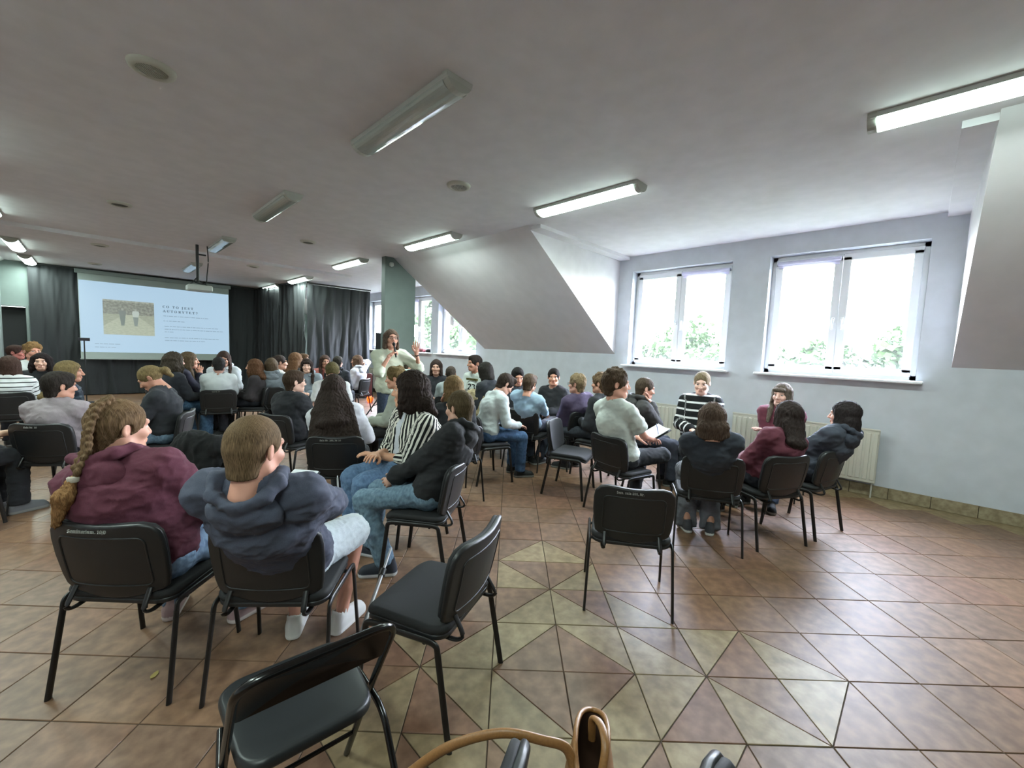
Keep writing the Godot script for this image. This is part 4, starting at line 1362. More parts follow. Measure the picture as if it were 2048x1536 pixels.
	for q in [[hp_r, k_r, a_r], [hp_l, k_l, a_l]]:
		var low: Vector3 = q[2]
		if pk == "shorts":
			pn.cap(q[0], q[0].lerp(q[1], 0.93), 0.078 * bl + pf * 0.6, 0.062 * bs + pf, 0.03, 0, Vector3.ZERO, 1.0, true)
			continue
		pn.cap(q[0], q[1], 0.074 * bl + pf * 0.7, 0.054 * bs + pf, 0.03)
		pn.cap(q[1], low + Vector3(0, -0.02 if pf < 0.02 else -0.06, 0), 0.054 * bs + pf, 0.04 + pf * 1.5, 0.02, 0, Vector3.ZERO, 1.0, true)
	if not stand:
		pn.carve(Vector3(-0.4, -0.3 + 0.448, 0.1), Vector3(0.4, -0.3 + 0.448, 0.1), 0.3, 0.3, 0.01)
	var pm := pn.net()
	var qv: PackedVector3Array = pm[0]
	var qi: PackedInt32Array = pm[2]
	var qn := normals_of(qv, qi)
	wrinkle(qv, qn, fold_noise, Vector3(5, 8, 5), 0.007, seed_shift + 5.0)
	wrinkle(qv, qn, fold_noise, Vector3(12, 18, 12), 0.004, seed_shift + 6.0)
	out.append([pk.replace("wide_", ""), arrays(qv, normals_of(qv, qi), qi), ["denim" if "jeans" in pk else "cloth", P.pants[1]]])
	# ---- shoes
	var sc: Array = P.get("shoes", [Color(0.06, 0.06, 0.07), Color(0.5, 0.5, 0.48)])
	for side in 2:
		var an: Vector3 = a_l if side else a_r
		var kn: Vector3 = k_l if side else k_r
		var toe := Vector3(an.x - pv.x, 0, -0.45).normalized()
		if an.y > 0.25:
			toe = Vector3(-0.75 if side == 0 else 0.75, -0.1, -0.6).normalized()
		var sb := Basis(Vector3.UP.cross(-toe).normalized(), Vector3.UP, -toe)
		var sv := PackedVector3Array()
		var scol := PackedColorArray()
		for v in shoe_v:
			sv.append(Vector3(an.x, an.y - 0.1, an.z) + sb * (v * s))
			scol.append(sc[1].srgb_to_linear() if v.y < 0.026 else sc[0].srgb_to_linear())
		out.append(["shoe", arrays(sv, normals_of(sv, shoe_i), shoe_i, scol), ["shoe"]])
	# ---- hair
	var style: String = P.hair[0]
	var hcell := clampf(cell * 0.55, 0.006, 0.012)
	var lo := hc - Vector3.ONE * 0.19
	var hi2 := hc + Vector3.ONE * 0.19
	if style in ["long", "wavy", "braid", "longfront"]:
		lo = lo.min(ch - Vector3(0.28, 0.26, 0.28))
		hi2 = hi2.max(ch + Vector3(0.28, 0, 0.28))
	var w := Field.new(lo, hi2, hcell)
	var thin: float = {"buzz": 0.005, "short": 0.011, "crop": 0.008, "pony": 0.008, "bun": 0.008, "braid": 0.01}.get(style, 0.013)
	w.ell(th * Vector3(0, 0.031, 0.014), (Vector3(0.076, 0.089, 0.098) + Vector3.ONE * thin) * hs, hb, 0.01)
	var vol := 0.0045
	var brow := 0.062
	match style:
		"short", "quiff":
			w.ell(th * Vector3(0, 0.085, -0.035), Vector3(0.062, 0.035, 0.062) * hs, hb, 0.025)
			if style == "quiff":
				w.ell(th * Vector3(0.01, 0.1, -0.06), Vector3(0.06, 0.035, 0.045) * hs, hb, 0.02)
		"fringe":
			brow = 0.036
			w.ell(th * Vector3(0, 0.05, -0.07), Vector3(0.07, 0.045, 0.045) * hs, hb, 0.02)
			w.ell(th * Vector3(0, 0.07, 0.0), Vector3(0.085, 0.06, 0.09) * hs, hb, 0.02)
		"curly":
			vol = 0.008
			var rng := RandomNumberGenerator.new()
			rng.seed = int(seed_shift * 10)
			for q in 34:
				var p := Vector3(rng.randf_range(-1, 1), rng.randf_range(0.0, 1), rng.randf_range(-1, 0.8)).normalized() * Vector3(0.078, 0.1, 0.095) + Vector3(0, 0.03, 0.012)
				if p.y > 0.05 or p.z > 0.03:
					w.ell(th * p, Vector3.ONE * rng.randf_range(0.018, 0.027) * hs, hb, 0.008)
	if style in ["buzz", "short", "quiff", "curly", "crop", "fringe"]:
		w.cap(th * Vector3(0, -0.01, 0.052), th * Vector3(0, -0.09, 0.047), 0.053 * hs, 0.046 * hs, 0.03, 0, hb.x, 1.18)
	# face, ears and nape stay free
	w.ell(th * Vector3(0, brow - 0.115, -0.112), Vector3(0.064 if style != "fringe" else 0.058, 0.115, 0.075) * hs, hb, 0.012, 0, true)
	var tied: bool = style in ["bun", "pony", "braid"]
	if style in ["buzz", "short", "quiff", "curly", "crop", "fringe", "bun", "pony", "braid"]:
		for q in [-1.0, 1.0]:
			w.ell(th * Vector3(q * 0.086, -0.018, 0.008), Vector3(0.026, 0.038, 0.028) * hs, hb, 0.008, 0, true)
		w.ell(th * Vector3(0, -0.19, 0.0), Vector3(0.15, 0.115 if tied else 0.1, 0.16) * hs, hb, 0.015, 0, true)
	var behind := ch - fw * (0.115 * bl + 0.045)
	match style:
		"bob":
			for q in [-1.0, 1.0]:
				w.cap(th * Vector3(q * 0.07, 0.04, 0.01), th * Vector3(q * 0.078, -0.115, 0.0), 0.03 * hs, 0.03 * hs, 0.02, 0, hb.z, 1.6)
				w.cap(th * Vector3(q * 0.045, 0.075, -0.055), th * Vector3(q * 0.078, -0.06, -0.05), 0.016 * hs, 0.014 * hs, 0.012)
			w.cap(th * Vector3(0, 0.0, 0.055), th * Vector3(0, -0.115, 0.05), 0.055 * hs, 0.048 * hs, 0.03, 0, hb.x, 1.55)
			if P.get("bangs", false):
				w.cap(th * Vector3(-0.04, 0.055, -0.088), th * Vector3(0.04, 0.055, -0.088), 0.02 * hs, 0.02 * hs, 0.015)
		"long", "wavy", "longfront":
			var big := 1.25 if style == "wavy" else 1.0
			vol = 0.009 if style == "wavy" else 0.0055
			var ln: float = P.get("hairlong", 1.0)
			var nape := th * Vector3(0, -0.07, 0.06)
			var tip := behind.lerp(nape, 1.0 - ln)
			w.cap(th * Vector3(0, 0.02, 0.05), nape, 0.06 * hs * big, 0.056 * hs * big, 0.02, 0, hb.x, 1.5)
			if style != "longfront":
				w.cap(nape, tip, 0.056 * hs * big, 0.045 * big, 0.03, 0, rt, 2.0)
				w.cap(tip, tip - up * 0.1 * ln, 0.045 * big, 0.018, 0.03, 0, rt, 2.3)
				if ln >= 1.0:
					for q in 9:
						var o := (q - 4) / 4.0
						var root := th * Vector3(o * 0.08, 0.0 - absf(o) * 0.03, 0.085 - absf(o) * 0.05)
						var sag := nb.lerp(tip, 0.4) + rt * o * 0.14 - fw * (0.05 - absf(o) * 0.05)
						var low := tip + rt * o * 0.2 - up * (0.19 - absf(o) * 0.03) - fw * (0.03 - absf(o) * 0.06)
						w.cap(root, sag, 0.035, 0.037, 0.025)
						w.cap(sag, low, 0.037, 0.024, 0.025)
			for q in [-1.0, 1.0]:
				var jaw := th * Vector3(q * 0.082, -0.1, 0.005)
				w.cap(th * Vector3(q * 0.07, 0.045, 0.0), jaw, 0.028 * hs * big, 0.028 * hs * big, 0.02, 0, hb.z, 1.4)
				w.cap(th * Vector3(q * 0.05, 0.075, -0.05), th * Vector3(q * 0.079, -0.07, -0.045), 0.016 * hs, 0.015 * hs, 0.014)
				var fall: Vector3 = nb + rt * q * 0.095 - up * 0.06 + fw * (0.07 if style == "longfront" else 0.0)
				var end: Vector3 = ch + rt * q * 0.1 + fw * 0.165 * bl if style == "longfront" else ch + rt * q * 0.12 - fw * (0.13 * bl)
				w.cap(jaw, fall, 0.028 * hs * big, 0.034 * big, 0.02)
				w.cap(fall, fall.lerp(end, ln), 0.032 * big, 0.02, 0.02)
			if style == "wavy":
				var rng := RandomNumberGenerator.new()
				rng.seed = int(seed_shift * 10)
				for q in 22:
					var a := rng.randf_range(-2.2, 2.2)
					var root := th * Vector3(sin(a) * 0.088, rng.randf_range(-0.03, 0.03), cos(a) * 0.1 + 0.012)
					var drop := rng.randf_range(0.1, 0.17) + 0.1 * ln
					var mid := root - Vector3(0, drop * 0.55, 0) + hb * Vector3(sin(a), 0, cos(a)) * rng.randf_range(0.015, 0.035)
					var low := root - Vector3(0, drop, 0) + hb * Vector3(sin(a), 0, cos(a)) * rng.randf_range(-0.005, 0.045) + rt * rng.randf_range(-0.02, 0.02)
					w.cap(root, mid, 0.022, 0.024, 0.012)
					w.cap(mid, low, 0.024, 0.01, 0.012)
			if P.get("bangs", false):
				w.cap(th * Vector3(-0.042, 0.052, -0.088), th * Vector3(0.042, 0.052, -0.088), 0.022 * hs, 0.022 * hs, 0.015)
		"bun":
			w.ell(th * Vector3(0, 0.06, 0.115), Vector3(0.035, 0.035, 0.03) * hs, hb, 0.012)
		"pony":
			w.cap(th * Vector3(0, 0.02, 0.105), th * Vector3(0, 0.0, 0.145), 0.03 * hs, 0.034 * hs, 0.02)
			w.cap(th * Vector3(0, 0.0, 0.145), th * Vector3(0.01, -0.075, 0.155), 0.034 * hs, 0.02 * hs, 0.02)
		"braid":
			vol = 0.0035
			var path := [th * Vector3(0.012, 0.126, 0.035), th * Vector3(0.026, 0.09, 0.098), th * Vector3(0.04, 0.0, 0.126), th * Vector3(0.052, -0.085, 0.135), th * Vector3(0.06, -0.165, 0.17)]
			w.cap(th * Vector3(0.0, -0.03, 0.06), th * Vector3(-0.01, -0.085, 0.07), 0.05 * hs, 0.035 * hs, 0.03)
			for q in 26:
				var t := q / 25.0 * 3.999
				var p: Vector3 = path[int(t)].lerp(path[int(t) + 1], t - int(t))
				var o := (1.0 if q % 2 else -1.0)
				var tx := hb * Vector3(o * 0.0155, 0.012, 0.002) * hs
				w.cap(p + tx, p - tx * 0.3 - hb * Vector3(0, 0.024, 0) * hs, 0.0138 * hs, 0.009 * hs, 0.001)
	var wm := w.net()
	var wv: PackedVector3Array = wm[0]
	var wi: PackedInt32Array = wm[2]
	var wn := normals_of(wv, wi)
	if style == "buzz":
		wrinkle(wv, wn, lock_noise, Vector3(90, 90, 90), 0.0015, seed_shift)
	else:
		wrinkle(wv, wn, lock_noise, Vector3(48, 9, 48), vol, seed_shift)
		wrinkle(wv, wn, lock_noise, Vector3(110, 22, 110), vol * 0.5, seed_shift)
	out.append(["hair", arrays(wv, normals_of(wv, wi), wi), ["hair", P.hair[1]]])
	if style == "braid":
		var tie := th * Vector3(0.06, -0.183, 0.178)
		var tf := Field.new(tie - Vector3(0.1, 0.25, 0.1), tie + Vector3(0.1, 0.05, 0.1), 0.006)
		tf.cap(tie, tie + Vector3(-0.015, -0.07, 0.026), 0.014, 0.03, 0.01)
		tf.cap(tie + Vector3(-0.015, -0.07, 0.026), tie + Vector3(-0.05, -0.19, 0.03), 0.03, 0.012, 0.02, 0, rt, 1.35)
		var tm := tf.net()
		var tv: PackedVector3Array = tm[0]
		wrinkle(tv, normals_of(tv, tm[2]), lock_noise, Vector3(90, 12, 90), 0.008, 2.0)
		out.append(["braid_end", arrays(tv, normals_of(tv, tm[2]), tm[2]), ["hair", P.hair[1].lerp(Color(0.75, 0.55, 0.35), 0.6)]])
		var bf := Geo.new()
		bf.lathe(PackedVector2Array([Vector2(0.012, -0.016), Vector2(0.02, -0.012), Vector2(0.021, 0.006), Vector2(0.013, 0.012)]), tie)
		out.append(["hair_tie", arrays(bf.v, bf.n, bf.i), ["cloth", Color(0.75, 0.72, 0.66)]])
	if P.get("glasses", false):
		var gg := Geo.new()
		for q in [-1.0, 1.0]:
			var lp := PackedVector3Array()
			for p in rounded(0.05, 0.038, 0.014, q * 0.032, 0.0, 4):
				lp.append(th * Vector3(p.x, p.y, -0.112 + absf(p.x) * 0.15))
			gg.tube(lp, 0.0022, -1.0, hb.z, 6, true)
			gg.tube(PackedVector3Array([th * Vector3(q * 0.057, 0.008, -0.104), th * Vector3(q * 0.078, 0.008, -0.08), th * Vector3(q * 0.083, 0.006, 0.01)]), 0.002, -1.0, hb.y, 6)
		gg.tube(PackedVector3Array([th * Vector3(-0.008, 0.006, -0.113), th * Vector3(0.008, 0.006, -0.113)]), 0.002, -1.0, hb.y, 6)
		out.append(["glasses", arrays(gg.v, gg.n, gg.i), ["plastic", Color(0.03, 0.03, 0.035)]])
	P["joints"] = {"nb": nb, "up": up, "rt": rt, "fw": fw, "ch": ch, "wr": ar[1], "wl": al[1], "el_r": ar[0], "el_l": al[0], "hc": hc, "pv": pv, "th": th}
	return out


func person_mat(spec: Array) -> Material:
	match spec[0]:
		"skin":
			var m := mat("skin", Color.WHITE, 0.55)
			m.vertex_color_use_as_albedo = true
			return m
		"shoe":
			var m := mat("shoe", Color.WHITE, 0.7)
			m.vertex_color_use_as_albedo = true
			return m
		"hair":
			return hair_mat(spec[1])
		"denim":
			return cloth(spec[1], "denim")
		"plastic":
			return mat("plastic", spec[1], 0.3)
		"cloth":
			return cloth(spec[1])
	return striped(spec[0])


func striped(kind: String) -> Material:
	if mats.has(kind):
		return mats[kind]
	var im := Image.create(64, 64, false, Image.FORMAT_RGB8)
	var m := StandardMaterial3D.new()
	m.roughness = 0.9
	match kind:
		"stripes_upright":  # black and cream, one pair every 3 cm round the limb
			im.fill(Color(0.86, 0.85, 0.8))
			im.fill_rect(Rect2i(0, 0, 34, 64), Color(0.035, 0.035, 0.04))
			m.uv1_scale = Vector3(1 / 0.03, 1, 1)
		"stripes_thin":  # thin dark lines on white
			im.fill(Color(0.84, 0.85, 0.84))
			im.fill_rect(Rect2i(0, 0, 64, 14), Color(0.08, 0.09, 0.1))
			m.uv1_scale = Vector3(1, 1 / 0.055, 1)
		"stripes_band":  # white bands on black
			im.fill(Color(0.05, 0.05, 0.06))
			im.fill_rect(Rect2i(0, 8, 64, 16), Color(0.85, 0.85, 0.85))
			m.uv1_scale = Vector3(1, 1 / 0.1, 1)
		"plaid":
			im.fill(Color(0.09, 0.12, 0.17))
			im.fill_rect(Rect2i(0, 0, 64, 20), Color(0.15, 0.2, 0.25))
			im.fill_rect(Rect2i(0, 0, 20, 64), Color(0.16, 0.2, 0.24))
			im.fill_rect(Rect2i(0, 0, 20, 20), Color(0.3, 0.33, 0.36))
			m.uv1_scale = Vector3(1 / 0.07, 1 / 0.07, 1)
	m.albedo_texture = ImageTexture.create_from_image(im)
	mats[kind] = m
	return m


func seat_people(list: Array) -> void:
	var made := []
	made.resize(list.size())
	var job := WorkerThreadPool.add_group_task(func(k: int) -> void: made[k] = shape_person(list[k]), list.size())
	WorkerThreadPool.wait_for_group_task_completion(job)
	for k in list.size():
		var P: Dictionary = list[k]
		var root := thing("person", P.label, "person", Transform3D(Basis(Vector3.UP, P.yaw), P.at))
		P["node"] = root
		for part: Array in made[k]:
			put(part[0], mesh_of(part[1]), person_mat(part[2]), root)
# ------------------------------------------------------------------ plain geometry
class Geo:
	var v := PackedVector3Array()
	var n := PackedVector3Array()
	var i := PackedInt32Array()
	var uv := PackedVector2Array()

	func tri(a: Vector3, b: Vector3, c: Vector3) -> void:
		var m := (c - a).cross(b - a).normalized()
		var k := v.size()
		v.append_array(PackedVector3Array([a, b, c]))
		n.append_array(PackedVector3Array([m, m, m]))
		i.append_array(PackedInt32Array([k, k + 1, k + 2]))

	func face(a: Vector3, b: Vector3, c: Vector3, d: Vector3) -> void:
		tri(a, b, c)
		tri(a, c, d)

	# box with chamfered edges
	func box(c: Vector3, size: Vector3, bas := Basis(), bev := 0.0) -> void:
		var s := size * 0.5
		var e := minf(bev, minf(s.x, minf(s.y, s.z)) * 0.9)
		var ax := [Vector3.RIGHT, Vector3.UP, Vector3.BACK]
		for k in 3:
			var u: Vector3 = ax[(k + 1) % 3]
			var w: Vector3 = ax[(k + 2) % 3]
			var m: Vector3 = ax[k]
			for g in [-1.0, 1.0]:
				var p: Array[Vector3] = []
				for q in [[-1, -1], [1, -1], [1, 1], [-1, 1]]:
					p.append(c + bas * (m * g * s[k] + u * q[0] * (s[(k + 1) % 3] - e) + w * q[1] * (s[(k + 2) % 3] - e)))
				if g > 0:
					face(p[0], p[3], p[2], p[1])
				else:
					face(p[0], p[1], p[2], p[3])
		if e <= 0.0:
			return
		for k in 3:  # edge strips run along axis k
			var a1 := (k + 1) % 3
			var a2 := (k + 2) % 3
			for g in [-1.0, 1.0]:
				for f in [-1.0, 1.0]:
					var p := Vector3.ZERO
					p[a1] = g * s[a1]
					p[a2] = f * (s[a2] - e)
					var q := Vector3.ZERO
					q[a1] = g * (s[a1] - e)
					q[a2] = f * s[a2]
					var l := Vector3.ZERO
					l[k] = s[k] - e
					if g * f > 0:
						face(c + bas * (p - l), c + bas * (p + l), c + bas * (q + l), c + bas * (q - l))
					else:
						face(c + bas * (p - l), c + bas * (q - l), c + bas * (q + l), c + bas * (p + l))
		for gx in [-1.0, 1.0]:
			for gy in [-1.0, 1.0]:
				for gz in [-1.0, 1.0]:
					var g := Vector3(gx, gy, gz)
					var a := c + bas * (g * (s - Vector3(0, e, e)))
					var b := c + bas * (g * (s - Vector3(e, 0, e)))
					var d := c + bas * (g * (s - Vector3(e, e, 0)))
					if gx * gy * gz > 0:
						tri(a, d, b)
					else:
						tri(a, b, d)

	# swept tube, oval rx by ry (ry along the hint), closed ends
	func tube(pts: PackedVector3Array, rx: float, ry := -1.0, hint := Vector3.UP, sides := 10, loop := false) -> void:
		if ry < 0.0:
			ry = rx
		var k0 := v.size()
		var m := pts.size()
		for k in m:
			var t: Vector3
			if loop:
				t = (pts[(k + 1) % m] - pts[(k - 1 + m) % m]).normalized()
			else:
				t = (pts[mini(k + 1, m - 1)] - pts[maxi(k - 1, 0)]).normalized()
			var w := hint - t * hint.dot(t)
			if w.length() < 0.05:
				w = Vector3(0.3, 0.1, 1.0) - t * Vector3(0.3, 0.1, 1.0).dot(t)
			w = w.normalized()
			var u := t.cross(w)
			for q in sides:
				var a := TAU * q / sides
				v.append(pts[k] + u * cos(a) * rx + w * sin(a) * ry)
				n.append((u * cos(a) / rx + w * sin(a) / ry).normalized())
		for k in (m if loop else m - 1):
			for q in sides:
				var a := k0 + k * sides + q
				var b := k0 + k * sides + (q + 1) % sides
				var c := k0 + ((k + 1) % m) * sides + q
				var d := k0 + ((k + 1) % m) * sides + (q + 1) % sides
				i.append_array(PackedInt32Array([a, b, c, b, d, c]))
		if not loop:
			for e in 2:
				var base := k0 + (m - 1) * sides * e
				var t := (pts[m - 1] - pts[m - 2]).normalized() if e else (pts[0] - pts[1]).normalized()
				var k := v.size()
				v.append(pts[m - 1] if e else pts[0])
				n.append(t)
				for q in sides:
					v.append(v[base + q])
					n.append(t)
				for q in sides:
					if e:
						i.append_array(PackedInt32Array([k, k + 1 + q, k + 1 + (q + 1) % sides]))
					else:
						i.append_array(PackedInt32Array([k, k + 1 + (q + 1) % sides, k + 1 + q]))

	# convex outline in xy, thick along z from z0 to z1 with rounded rims; warp bends it
	func slab(outline: PackedVector2Array, z0: float, z1: float, bev: float, warp: Callable) -> void:
		var m := outline.size()
		var c := Vector2.ZERO
		for p in outline:
			c += p / m
		var rings := []  # [scale, inset, z]
		for s in [0.0, 0.16, 0.32, 0.48, 0.62, 0.75, 0.87]:
			rings.append([s, bev, z0])
		for a in [0.0, 0.33, 0.67, 1.0]:
			rings.append([1.0, bev * (1.0 - sin(a * PI / 2)), z0 + bev * (1.0 - cos(a * PI / 2))])
		for a in [1.0, 0.67, 0.33, 0.0]:
			rings.append([1.0, bev * (1.0 - sin(a * PI / 2)), z1 - bev * (1.0 - cos(a * PI / 2))])
		for s in [0.87, 0.75, 0.62, 0.48, 0.32, 0.16, 0.0]:
			rings.append([s, bev, z1])
		var vs := PackedVector3Array()
		var ix := PackedInt32Array()
		for r in rings:
			for p in outline:
				var q := p - c
				q = (q - q.normalized() * r[1]) * r[0] + c
				vs.append(warp.call(Vector3(q.x, q.y, r[2])))
		for k in rings.size() - 1:
			for q in m:
				var a := k * m + q
				var b := k * m + (q + 1) % m
				ix.append_array(PackedInt32Array([a, a + m, b, b, a + m, b + m]))
		# outline may run either way: turn faces outwards
		var area := 0.0
		for q in m:
			area += outline[q].cross(outline[(q + 1) % m])
		if area < 0.0:
			for t in range(0, ix.size(), 3):
				var w := ix[t]
				ix[t] = ix[t + 1]
				ix[t + 1] = w
		add(vs, ix)

	func add(vs: PackedVector3Array, ix: PackedInt32Array) -> void:
		var ns := PackedVector3Array()
		ns.resize(vs.size())
		for t in range(0, ix.size(), 3):
			var m := (vs[ix[t + 2]] - vs[ix[t]]).cross(vs[ix[t + 1]] - vs[ix[t]])
			ns[ix[t]] += m
			ns[ix[t + 1]] += m
			ns[ix[t + 2]] += m
		var k := v.size()
		v.append_array(vs)
		for m in ns:
			n.append(m.normalized())
		for q in ix:
			i.append(q + k)

	# profile (radius, height) turned about y
	func lathe(prof: PackedVector2Array, at: Vector3, sides := 24, bas := Basis()) -> void:
		var vs := PackedVector3Array()
		var ix := PackedInt32Array()
		for p in prof:
			for q in sides:
				var a := TAU * q / sides
				vs.append(at + bas * Vector3(cos(a) * p.x, p.y, sin(a) * p.x))
		for k in prof.size() - 1:
			for q in sides:
				var a := k * sides + q
				var b := k * sides + (q + 1) % sides
				ix.append_array(PackedInt32Array([a, b, a + sides, b, b + sides, a + sides]))
		var turn := 0.0
		for k in prof.size():
			turn += prof[k].cross(prof[(k + 1) % prof.size()])
		if turn < 0.0:
			for t in range(0, ix.size(), 3):
				var w := ix[t]
				ix[t] = ix[t + 1]
				ix[t + 1] = w
		add(vs, ix)

	# polygon in xy (any order) extruded along z, sharp edges
	func prism(poly: PackedVector2Array, z0: float, z1: float, bas := Basis(), at := Vector3.ZERO) -> void:
		var p := poly.duplicate()
		if Geometry2D.is_polygon_clockwise(p):
			p.reverse()
		var m := p.size()
		for q in m:
			var a := p[q]
			var b := p[(q + 1) % m]
			face(at + bas * Vector3(a.x, a.y, z0), at + bas * Vector3(a.x, a.y, z1), at + bas * Vector3(b.x, b.y, z1), at + bas * Vector3(b.x, b.y, z0))
		var t := Geometry2D.triangulate_polygon(p)
		for q in range(0, t.size(), 3):
			var a := p[t[q]]
			var b := p[t[q + 1]]
			var c := p[t[q + 2]]
			if (b - a).cross(c - a) < 0.0:
				var w := b
				b = c
				c = w
			tri(at + bas * Vector3(a.x, a.y, z1), at + bas * Vector3(c.x, c.y, z1), at + bas * Vector3(b.x, b.y, z1))
			tri(at + bas * Vector3(a.x, a.y, z0), at + bas * Vector3(b.x, b.y, z0), at + bas * Vector3(c.x, c.y, z0))

	func mesh() -> ArrayMesh:
		var a := []
		a.resize(Mesh.ARRAY_MAX)
		a[Mesh.ARRAY_VERTEX] = v
		a[Mesh.ARRAY_NORMAL] = n
		a[Mesh.ARRAY_INDEX] = i
		if uv.size() == v.size() and uv.size():
			a[Mesh.ARRAY_TEX_UV] = uv
		var m := ArrayMesh.new()
		m.add_surface_from_arrays(Mesh.PRIMITIVE_TRIANGLES, a)
		return m


func rounded(w: float, hgt: float, r: float, cx := 0.0, cy := 0.0, steps := 5) -> PackedVector2Array:
	var o := PackedVector2Array()
	for c in 4:
		var sx := 1.0 if c in [0, 3] else -1.0
		var sy := 1.0 if c < 2 else -1.0
		for k in steps + 1:
			var a := PI / 2 * (c + float(k) / steps)
			o.append(Vector2(cx + sx * (w / 2 - r) + cos(a) * r, cy + sy * (hgt / 2 - r) + sin(a) * r))
	return o


# smooth curve through the given points
func curve(p: Array, per := 6) -> PackedVector3Array:
	var o := PackedVector3Array()
	for k in p.size() - 1:
		var a: Vector3 = p[maxi(k - 1, 0)]
		var b: Vector3 = p[k]
		var c: Vector3 = p[k + 1]
		var d: Vector3 = p[mini(k + 2, p.size() - 1)]
		for q in per:
			o.append(b.cubic_interpolate(c, a, d, float(q) / per))
	o.append(p[p.size() - 1])
	return o


# straight runs with rounded corners
func bent(p: Array, r: float, per := 4) -> PackedVector3Array:
	var o := PackedVector3Array([p[0]])
	for k in range(1, p.size() - 1):
		var a: Vector3 = p[k - 1]
		var b: Vector3 = p[k]
		var c: Vector3 = p[k + 1]
		var q := b + (a - b).normalized() * minf(r, a.distance_to(b) * 0.45)
		var s := b + (c - b).normalized() * minf(r, c.distance_to(b) * 0.45)
		for t in per + 1:
			var f := float(t) / per
			o.append(q.lerp(b, f).lerp(b.lerp(s, f), f))
	o.append(p[p.size() - 1])
	return o


# ------------------------------------------------------------------ the tree of objects
var taken := {}

func numbered(called: String) -> String:
	if not taken.has(called):
		taken[called] = 0
		return called
	taken[called] += 1
	return "%s_%03d" % [called, taken[called]]


func put(called: String, m: Mesh, mat: Material, parent: Node3D = null, at := Transform3D()) -> MeshInstance3D:
	var o := MeshInstance3D.new()
	o.name = called if parent else numbered(called)
	o.mesh = m
	o.material_override = mat
	o.transform = at
	(parent if parent else self).add_child(o, true)
	return o


func thing(called: String, label: String, category: String, at := Transform3D(), group := "") -> Node3D:
	var o := Node3D.new()
	o.name = numbered(called)
	o.transform = at
	add_child(o, true)
	return tag(o, label, category, group)


func tag(o: Node3D, label: String, category: String, group := "") -> Node3D:
	o.set_meta("label", label)
	o.set_meta("category", category)
	if group:
		o.set_meta("group", group)
	return o


func struct(o: Node3D, label := "", category := "") -> Node3D:
	o.set_meta("kind", "structure")
	if label:
		o.set_meta("label", label)
	if category:
		o.set_meta("category", category)
	return o


func stuff(o: Node3D) -> Node3D:
	o.set_meta("kind", "stuff")
	return o


# ------------------------------------------------------------------ materials
var mats := {}
var tex := {}

func noise_tex(key: String, freq: float, lo: Color, hi: Color, octaves := 3, size := 256, mid := 0.5) -> NoiseTexture2D:
	if tex.has(key):
		return tex[key]
	var t := NoiseTexture2D.new()
	t.width = size
	t.height = size
	t.seamless = true
	var f := FastNoiseLite.new()
	f.seed = key.hash() % 1000
	f.frequency = freq
	f.fractal_octaves = octaves
	t.noise = f
	var g := Gradient.new()
	g.set_color(0, lo)
	g.set_color(1, hi)
	g.set_offset(0, mid - 0.35)
	g.set_offset(1, mid + 0.35)
	t.color_ramp = g
	tex[key] = t
	return t


func mat(key: String, c: Color, rough := 0.8, metal := 0.0, t: Texture2D = null, scale := Vector3.ONE, world := false) -> StandardMaterial3D:
	var id := key + c.to_html() + str(rough)
	if mats.has(id):
		return mats[id]
	var m := StandardMaterial3D.new()
	m.resource_name = key
	m.albedo_color = c
	m.roughness = rough
	m.metallic = metal
	if t:
		m.albedo_texture = t
		m.uv1_triplanar = true
		m.uv1_world_triplanar = world
		m.uv1_scale = scale
	mats[id] = m
	return m


func cloth(c: Color, kind := "") -> StandardMaterial3D:
	if kind == "denim":
		return mat("denim", c, 0.9, 0.0, noise_tex("denim", 0.03, Color(0.72, 0.74, 0.78), Color(1, 1, 1), 4), Vector3(5, 3, 5))
	return mat("cloth", c, 0.92, 0.0, noise_tex("weave", 0.12, Color(0.86, 0.86, 0.86), Color(1, 1, 1), 3), Vector3(7, 7, 7))


func hair_mat(c: Color) -> StandardMaterial3D:
	var m := mat("hair", c, 0.72, 0.0, noise_tex("strands", 0.05, Color(0.5, 0.48, 0.46), Color(1, 1, 1), 3), Vector3(22, 1.6, 22))
	m.metallic_specular = 0.22
	return m
var people := {}


